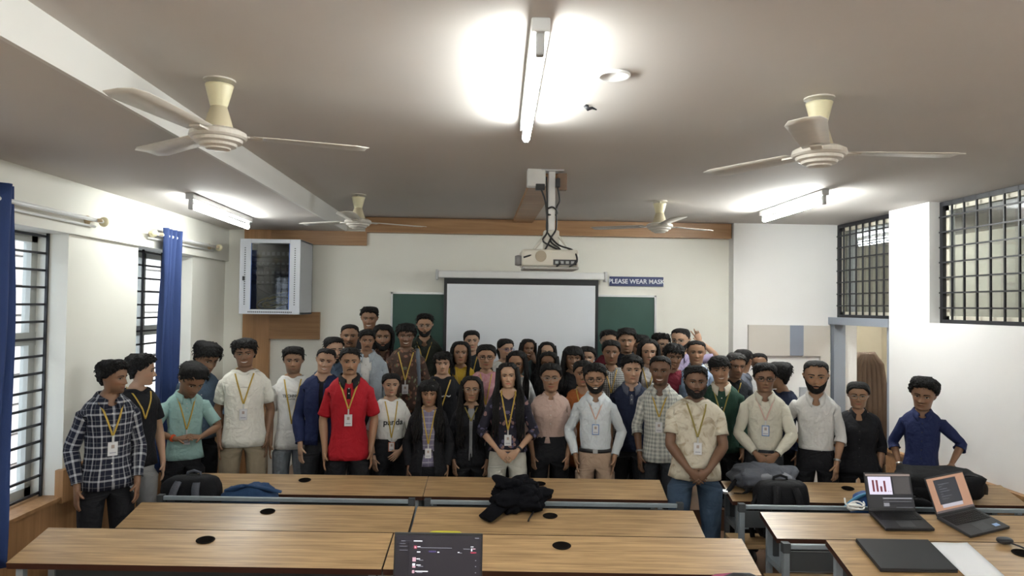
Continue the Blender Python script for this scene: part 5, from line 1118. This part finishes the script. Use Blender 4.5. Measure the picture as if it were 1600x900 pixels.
def backpack(label,loc,rz,w_,h_,d_,m,trim,straps=True,tilt=0.,front=None):
    e=empty('backpack',loc,(tilt,0,rz)); tag(e,label,'backpack')
    sell(MB(),(0,0,h_/2),(w_/2,d_/2,h_/2),.45,.5,N1,.03,36.,flatbottom=-h_/2).build('bag_body',m,e,smooth=True)
    sell(MB(),(0,-d_*.45,h_*.34),(w_*.40,d_*.22,h_*.27),.4,.45,N2,.03,36.).build('pocket',front or m,e,smooth=True)
    MB().tube([(-.045,d_*.1,h_*.96),(-.04,d_*.1,h_*1.04),(0,d_*.1,h_*1.075),(.04,d_*.1,h_*1.04),(.045,d_*.1,h_*.96)],.009,8).build('handle',trim,e,smooth=True)
    if straps:
        for s in (-1,1): strap_rib(e,'strap',[(s*.055,-d_*.30,h_*.95),(s*.065,-d_*.62,h_*.80),(s*.085,-d_*.72,h_*.5),(s*.12,-d_*.55,h_*.14)],.045,trim,.012)
    zp=[(math.cos(t)*w_*.47,-d_*.12,h_*.5+math.sin(t)*h_*.485) for t in np.linspace(-.2,PI+.2,24)]; MB().tube(zp,.004,6).build('zip',M_DARK,e,smooth=True)
    return e
backpack('black backpack with grey straps on the far bench by the window',(-1.78,rowpt(-1.78,4.30)+.168,SEAT+.003),ANG,.36,.335,.17,M_NYL,M_NYLG)
e=backpack('black backpack standing on the bench right of the aisle',(1.92,rowpt(1.92,4.30)+.168,SEAT+.003),ANG,.33,.36,.17,M_NYL,M_NYL)
strap_rib(e,'strap',[(-.13,-.03,.30),(-.19,-.04,.22),(-.20,-.04,.10),(-.19,-.04,.015)],.03,M_NYL)
# grey backpack lying on the far right desk
e=empty('backpack',(1.96,4.74,desk_pt(1.96,4.74,R1)+.006),(.242,0,ANG)); tag(e,'grey backpack lying flat on the far right desk','backpack')
sell(MB(),(0,0,.072),(.215,.125,.068),.7,.6,N2,.13,34.,nu=64,nv=32,flatbottom=-.070).build('bag_body',M_NYLG,e,smooth=True); sell(MB(),(.05,-.06,.075),(.12,.05,.055),.5,.5,N1,.08,36.).build('pocket',mat('nylon_mid_grey',(.16,.165,.19),.6),e,smooth=True)
strap_rib(e,'strap',[(-.16,-.02,.10),(-.22,-.06,.05),(-.27,-.10,.015),(-.30,-.09,.012)],.04,M_NYL); strap_rib(e,'strap',[(-.10,-.10,.09),(-.16,-.14,.03),(-.22,-.13,.02)],.035,M_NYL); bx('buckle',(-.30,-.115,.005),(-.27,-.08,.02),M_ALU,e)
# blue garment and small bags on the benches
e=empty('folded_jacket',(-1.40,rowpt(-1.40,4.30)+.155,SEAT+.004),(0,0,ANG)); tag(e,'dark blue jacket bundled on the far bench beside the black backpack','jacket')
sell(MB(),(0,0,.145),(.17,.09,.142),.6,.6,N1,.10,36.,flatbottom=-.145).build('bundle',M_JKB,e,smooth=True); strap_rib(e,'sleeve',[(-.12,-.05,.26),(-.02,-.07,.295),(.08,-.07,.285),(.17,-.05,.255)],.07,M_JKB,.02)
e=empty('pouch_bag',(2.42,rowpt(2.42,4.30)+.14,SEAT+.004),(0,0,ANG)); tag(e,'bright blue drawstring bag on the right bench','bag')
sell(MB(),(0,0,.15),(.07,.06,.148),.55,.6,N1,.08,36.,flatbottom=-.15).build('bag_body',M_BLUE,e,smooth=True); strap_rib(e,'strap',[(-.13,-.05,.22),(-.07,-.06,.28),(0,-.07,.31),(.03,-.07,.27)],.04,M_SKY,.01); MB().tube([(.02,-.04,.28),(.03,-.05,.34),(.035,-.04,.38)],.006,6).build('cord',M_ALU,e,smooth=True)
e=empty('black_bag',(2.68,rowpt(2.68,4.30)+.15,SEAT+.004),(0,0,ANG)); tag(e,'low black bag on the right bench behind the first laptop','bag')
sell(MB(),(0,0,.14),(.17,.09,.138),.5,.5,N2,.05,36.,flatbottom=-.14).build('bag_body',M_NYL,e,smooth=True); strap_rib(e,'handle',[(-.08,-.03,.265),(-.04,-.03,.30),(.04,-.03,.30),(.08,-.03,.265)],.025,M_NYL)
e=empty('black_bag',(3.08,4.60,desk_pt(3.08,4.60,R1)+.006),(.242,0,ANG)); tag(e,'large black bag on the far right desk by the wall','bag')
sell(MB(),(0,0,.085),(.27,.12,.09),.5,.5,N1,.07,36.,flatbottom=-.083).build('bag_body',M_NYL,e,smooth=True); sell(MB(),(-.06,-.07,.06),(.16,.06,.055),.45,.5,N2,.05,36.).build('pocket',M_NYL,e,smooth=True); strap_rib(e,'strap',[(.10,-.05,.165),(.20,-.06,.17),(.28,-.05,.10),(.30,-.04,.03)],.035,M_DARK)
e=empty('handbag',(1.05,2.80,FZ+.12+.368),(0,0,ANG)); tag(e,'pink bag with a black handle at the bottom edge by the aisle','bag')
sell(MB(),(0,0,.121),(.14,.085,.12),.5,.5,N2,.04,36.).build('bag_body',M_PINK,e,smooth=True); MB().tube([(-.115,-.06,.20),(-.085,-.065,.25),(-.03,-.07,.272),(.03,-.07,.272),(.085,-.065,.25),(.115,-.06,.20)],.010,8).build('handle',M_DARK,e,smooth=True)
# black jacket thrown over the second-row desk
e=empty('draped_jacket',(.27,4.10,desk_pt(.27,4.10,R2)+.006),(TILT,0,ANG)); tag(e,'crumpled black jacket lying on the second-row desk','jacket')
sell(MB(),(0,.05,.052),(.165,.115,.066),.75,.8,N2,.20,42.,nu=64,nv=36,flatbottom=-.050).build('bundle',M_JKT,e,smooth=True)
sell(MB(),(-.03,.10,.10),(.12,.06,.05),.75,.8,N1,.22,52.,nu=56,nv=28).build('hood',M_JKT,e,smooth=True)
MB().tube([(-.08,.02,.06),(-.12,-.03,.045),(-.165,-.09,.03),(-.20,-.135,.022)],[.06,.056,.052,.05],14,flat=.36).build('sleeve',M_JKT,e,smooth=True)
MB().tube([(.08,-.02,.02),(.06,-.06,.006),(.045,-.10,.004),(.04,-.125,.004)],.005,6).build('cord',M_DARK,e,smooth=True)
# yellow pouch behind the near laptop
e=on_desk('pencil_pouch',-.13,3.262,R3,.0); tag(e,'flat yellow pouch on the back edge of the nearest desk','pouch')
sell(MB(),(0,-.012,.016),(.075,.022,.018),.35,.35,N1,.03,20.,flatbottom=-.0155).build('pouch_body',mat('pouch_yellow',(.55,.50,.03),.5),e,smooth=True); bx('zip',(-.07,-.013,.0335),(.07,-.009,.0355),mat('zip_lime',(.42,.40,.05),.5),e)
# laptops
M_LAP=mat('laptop_black',(.018,.018,.021),.4); M_LAPG=mat('laptop_graphite',(.055,.057,.062),.4,.3); M_KEY=mat('laptop_keys',(.009,.009,.010),.5)
def screen_mat(name,c,s=1.): return mat(name,tuple(x*.1 for x in c),.3,emit=s*.19,ecol=c)
def laptop(e,W,D,body,H,openang,items,base_c,keyc=M_KEY):
    bx('base',(-W/2,-D,0),(W/2,0,.016),body,e,.003)
    KW=W*.86/14
    key=MB().box((-.5,-.5,0),(.5,.5,1)).mesh('key'); key.materials.append(keyc)
    bx('key_well',(-W*.45,-D*.52,.016),(W*.45,-D*.08,.0165),M_KEY,e)
    for r in range(5):
        for c in range(14):
            o=obj('key',key,None,e,loc=(-W*.43+KW*(c+.5),-D*.13-r*D*.085,.0165)); o.scale=(KW*.85,D*.07,.002)
    bx('touchpad',(-W*.16,-D*.93,.016),(W*.16,-D*.60,.0167),mat('touchpad_grey',(.05,.05,.055),.35),e)
    l=empty('lid'); l.parent=e; l.location=(0,-.004,.016); l.rotation_euler=(openang,0,0)   # local: x width, z up along lid, -y face
    bx('lid_shell',(-W/2,0,0),(W/2,.008,H),body,l,.002); bx('display',(-W/2+.006,-.0012,.014),(W/2-.006,0,H-.008),screen_mat(*base_c),l)
    for k,(x0,z0,x1,z1,mn,c,s) in enumerate(items):   # fractions of the display
        ww=W-.012; hh=H-.022
        bx('screen_content',(-ww/2+x0*ww,-.0022-.0001*k,.014+z0*hh),(-ww/2+x1*ww,-.0012,.014+z1*hh),screen_mat(mn,c,s),l)
    return l
e=empty('laptop',(-.115,2.285,1.113)); tag(e,'open laptop with a dark app on screen at the bottom centre','laptop','laptops on the desks')
e.rotation_euler=(Matrix.Rotation(ANG,3,'Z')@Matrix.Rotation(TILT,3,'X')).to_euler()
wt=('ui_white',(.75,.75,.80),1.); gy=('ui_grey',(.22,.22,.26),1.); pk=('ui_pink',(.62,.38,.45),1.); rd=('ui_red',(.45,.04,.08),1.); pu=('ui_purple',(.07,.05,.16),1.)
def U(x0,y0,x1,y1,m): # crop coordinates of the photographed screen -> fractions
    X=lambda v:(v-415)/885; Z=lambda v:1-(v-485)/553; return (X(x0),Z(y1),X(x1),Z(y0),*m)
ui=[U(425,560,560,900,('ui_side',(.016,.014,.020),1.)),U(470,541,512,547,gy),U(515,541,580,545,('ui_bar',(.05,.05,.06),1.)),U(455,569,515,573,gy),U(455,596,535,600,gy),U(455,636,540,640,gy),U(600,538,690,548,wt),U(605,592,634,622,rd),U(612,598,628,616,pk),U(640,598,672,606,wt),U(675,609,1000,613,gy),U(1120,617,1190,621,gy),U(1196,592,1226,598,wt),U(1200,612,1214,640,wt),U(1218,612,1245,620,pk),U(638,650,672,660,wt),U(760,642,835,656,pu),U(850,650,870,660,wt),U(1062,650,1082,658,wt),U(1085,658,1105,662,gy),U(1195,650,1255,660,rd),U(594,712,628,752,pk),U(635,722,672,730,wt),U(660,737,705,741,gy),U(594,773,622,795,wt),U(594,800,626,815,pk),U(635,785,680,792,wt),U(650,800,705,804,gy),U(594,843,616,870,pk),U(625,848,757,856,wt),U(640,862,700,866,gy),U(1246,732,1256,738,gy),U(1246,793,1256,799,gy),U(1246,856,1256,862,gy),U(1240,503,1280,508,gy)]
laptop(e,.285,.20,M_LAP,.188,math.radians(-14)-TILT+.12,ui,('display_dark',(.022,.019,.026),1.))
e=on_desk('laptop',2.42,4.005,R2,0.02); e.location.z+=.003; tag(e,'open laptop showing a bar chart on the right second-row desk','laptop','laptops on the desks')
bars=[(.05,.40,.56,.92,'doc_white',(.62,.58,.70),1.)]+[(.13+.085*k,.48,.175+.085*k,h,'chart_maroon',(.13,.02,.03),1.) for k,h in enumerate((.82,.82,.64,.80))]+[(.47,.48,.485,.50,'chart_maroon',(.13,.02,.03),1.),(.52,.48,.535,.50,'chart_maroon',(.13,.02,.03),1.),(.60,.42,.97,.92,'panel_grey',(.055,.05,.05),1.),(.0,.94,1.,1.,'tabbar',(.22,.17,.15),1.),(.33,.27,.97,.31,'ui_line_grey',(.20,.20,.22),1.),(.33,.19,.95,.215,'ui_line_dim',(.09,.09,.1),1.),(.33,.06,.45,.16,'ui_line_grey',(.20,.20,.22),1.),(.60,.02,.97,.04,'ui_line_dim',(.09,.09,.1),1.)]
laptop(e,.275,.19,M_LAP,.215,math.radians(-16)-TILT,bars,('display_black',(.012,.012,.015),1.))
e=on_desk('laptop',2.79,3.985,R2,math.radians(20)); tag(e,'open graphite laptop turned towards the wall, its screen showing a dark document','laptop','laptops on the desks')
laptop(e,.30,.21,M_LAPG,.215,math.radians(-18)-TILT,[(.16,.22,.76,.93,'doc_dark',(.030,.032,.038),1.),(.20,.12,.74,.22,'doc_pale',(.40,.38,.42),1.)]+[(.25,.36+.07*k,.25+.3*(.6+.4*math.sin(k*2.3)),.372+.07*k,'doc_line',(.13,.13,.15),1.) for k in range(7)]+[(0,.0,1.,.06,'tabbar2',(.10,.08,.08),1.)],('wallpaper_tan',(.36,.20,.13),1.),M_KEY)
o=e; bx('sticker',(.07,-.185,.0166),(.11,-.16,.0170),mat('sticker_blue',(.3,.45,.75),.4),e)
# closed laptop and sheet of paper on the nearest right desk
p=[atZ(*q,.96) for q in ((1336,840),(1446,841),(1489,886),(1376,888))]
e=on_desk('laptop',1.905,3.055,R3,0.); tag(e,'closed black laptop on the nearest right desk','laptop','laptops on the desks')
bx('base',(-.165,-.115,0),(.165,.115,.010),M_LAP,e,.003); bx('lid',(-.165,-.115,.0105),(.165,.115,.018),M_LAP,e,.003); bx('hinge',(-.12,.110,.004),(.12,.118,.014),M_DARK,e)
o=on_desk('paper_sheet',2.168,3.03,R3,.02); tag(o,'blank white sheet of paper beside the closed laptop','paper'); P_=[[(-.085+.17*i/6,-.125+.25*j/8,.003+.0015*math.sin(i*1.2)*(j/8)) for i in range(7)] for j in range(9)]
s=MB().grid(P_).build('sheet',mat('paper_white',(.74,.75,.78),.7),o,smooth=True,fix=False); s.modifiers.new('solid','SOLIDIFY').thickness=.0008
e=on_desk('cable',2.45,3.11,R3,0); tag(e,'black cable coming out of the desk hole at the right edge','cable')
MB().tube([(-.01,.02,.012),(.02,.0,.008),(.06,-.05,.006),(.12,-.08,.006),(.20,-.09,.006)],.004,8).build('cord',M_CABLE,e,smooth=True); sell(MB(),(-.02,.035,.013),(.036,.022,.011),.6,.8).build('plug',M_DARK,e,smooth=True)
e=on_desk('charger',2.215,4.055,R2,.3); tag(e,'white charger with its cable coiled beside the bar-chart laptop','charger')
bx('brick',(-.03,-.02,.0),(.03,.02,.035),M_WHITEP,e,.008)
MB().tube([(.045*math.cos(t)+.01,.034*math.sin(t)-.015,.012+.006*math.sin(2*t)+.003*t) for t in np.linspace(0,4*PI,40)],.005,6).build('cord',M_WHITEP,e,smooth=True); MB().tube([(-.03,.0,.02),(-.045,.015,.04),(-.04,.03,.065)],.005,6).build('prong_cord',M_WHITEP,e,smooth=True)
# rounded brown ribbed chair in the corridor
e=empty('corridor_chair',(4.55,8.0,0)); tag(e,'brown ribbed high-backed chair out in the corridor','chair')
for k in range(9):
    a=-.9+1.8*k/8; MB().tube([(.30*math.sin(a),.10*math.cos(a),.35),(.30*math.sin(a),.12*math.cos(a),1.1),(.24*math.sin(a),.10*math.cos(a),1.42),(.10*math.sin(a),.05*math.cos(a),1.55)],[.045,.045,.04,.03],8).build('back_rib',mat('chair_brown',(.13,.085,.06),.7),e,smooth=True)
sell(MB(),(0,-.15,.42),(.28,.26,.08),.4,.5).build('seat',MATS['chair_brown'],e,smooth=True); bx('leg',(-.04,-.2,0),(.04,-.1,.36),M_DARK,e)
for k in range(4): bx('foot',(-.22+.40*(k%2),-.33+.36*(k//2),0),(-.18+.40*(k%2),-.29+.36*(k//2),.36),M_DARK,e)
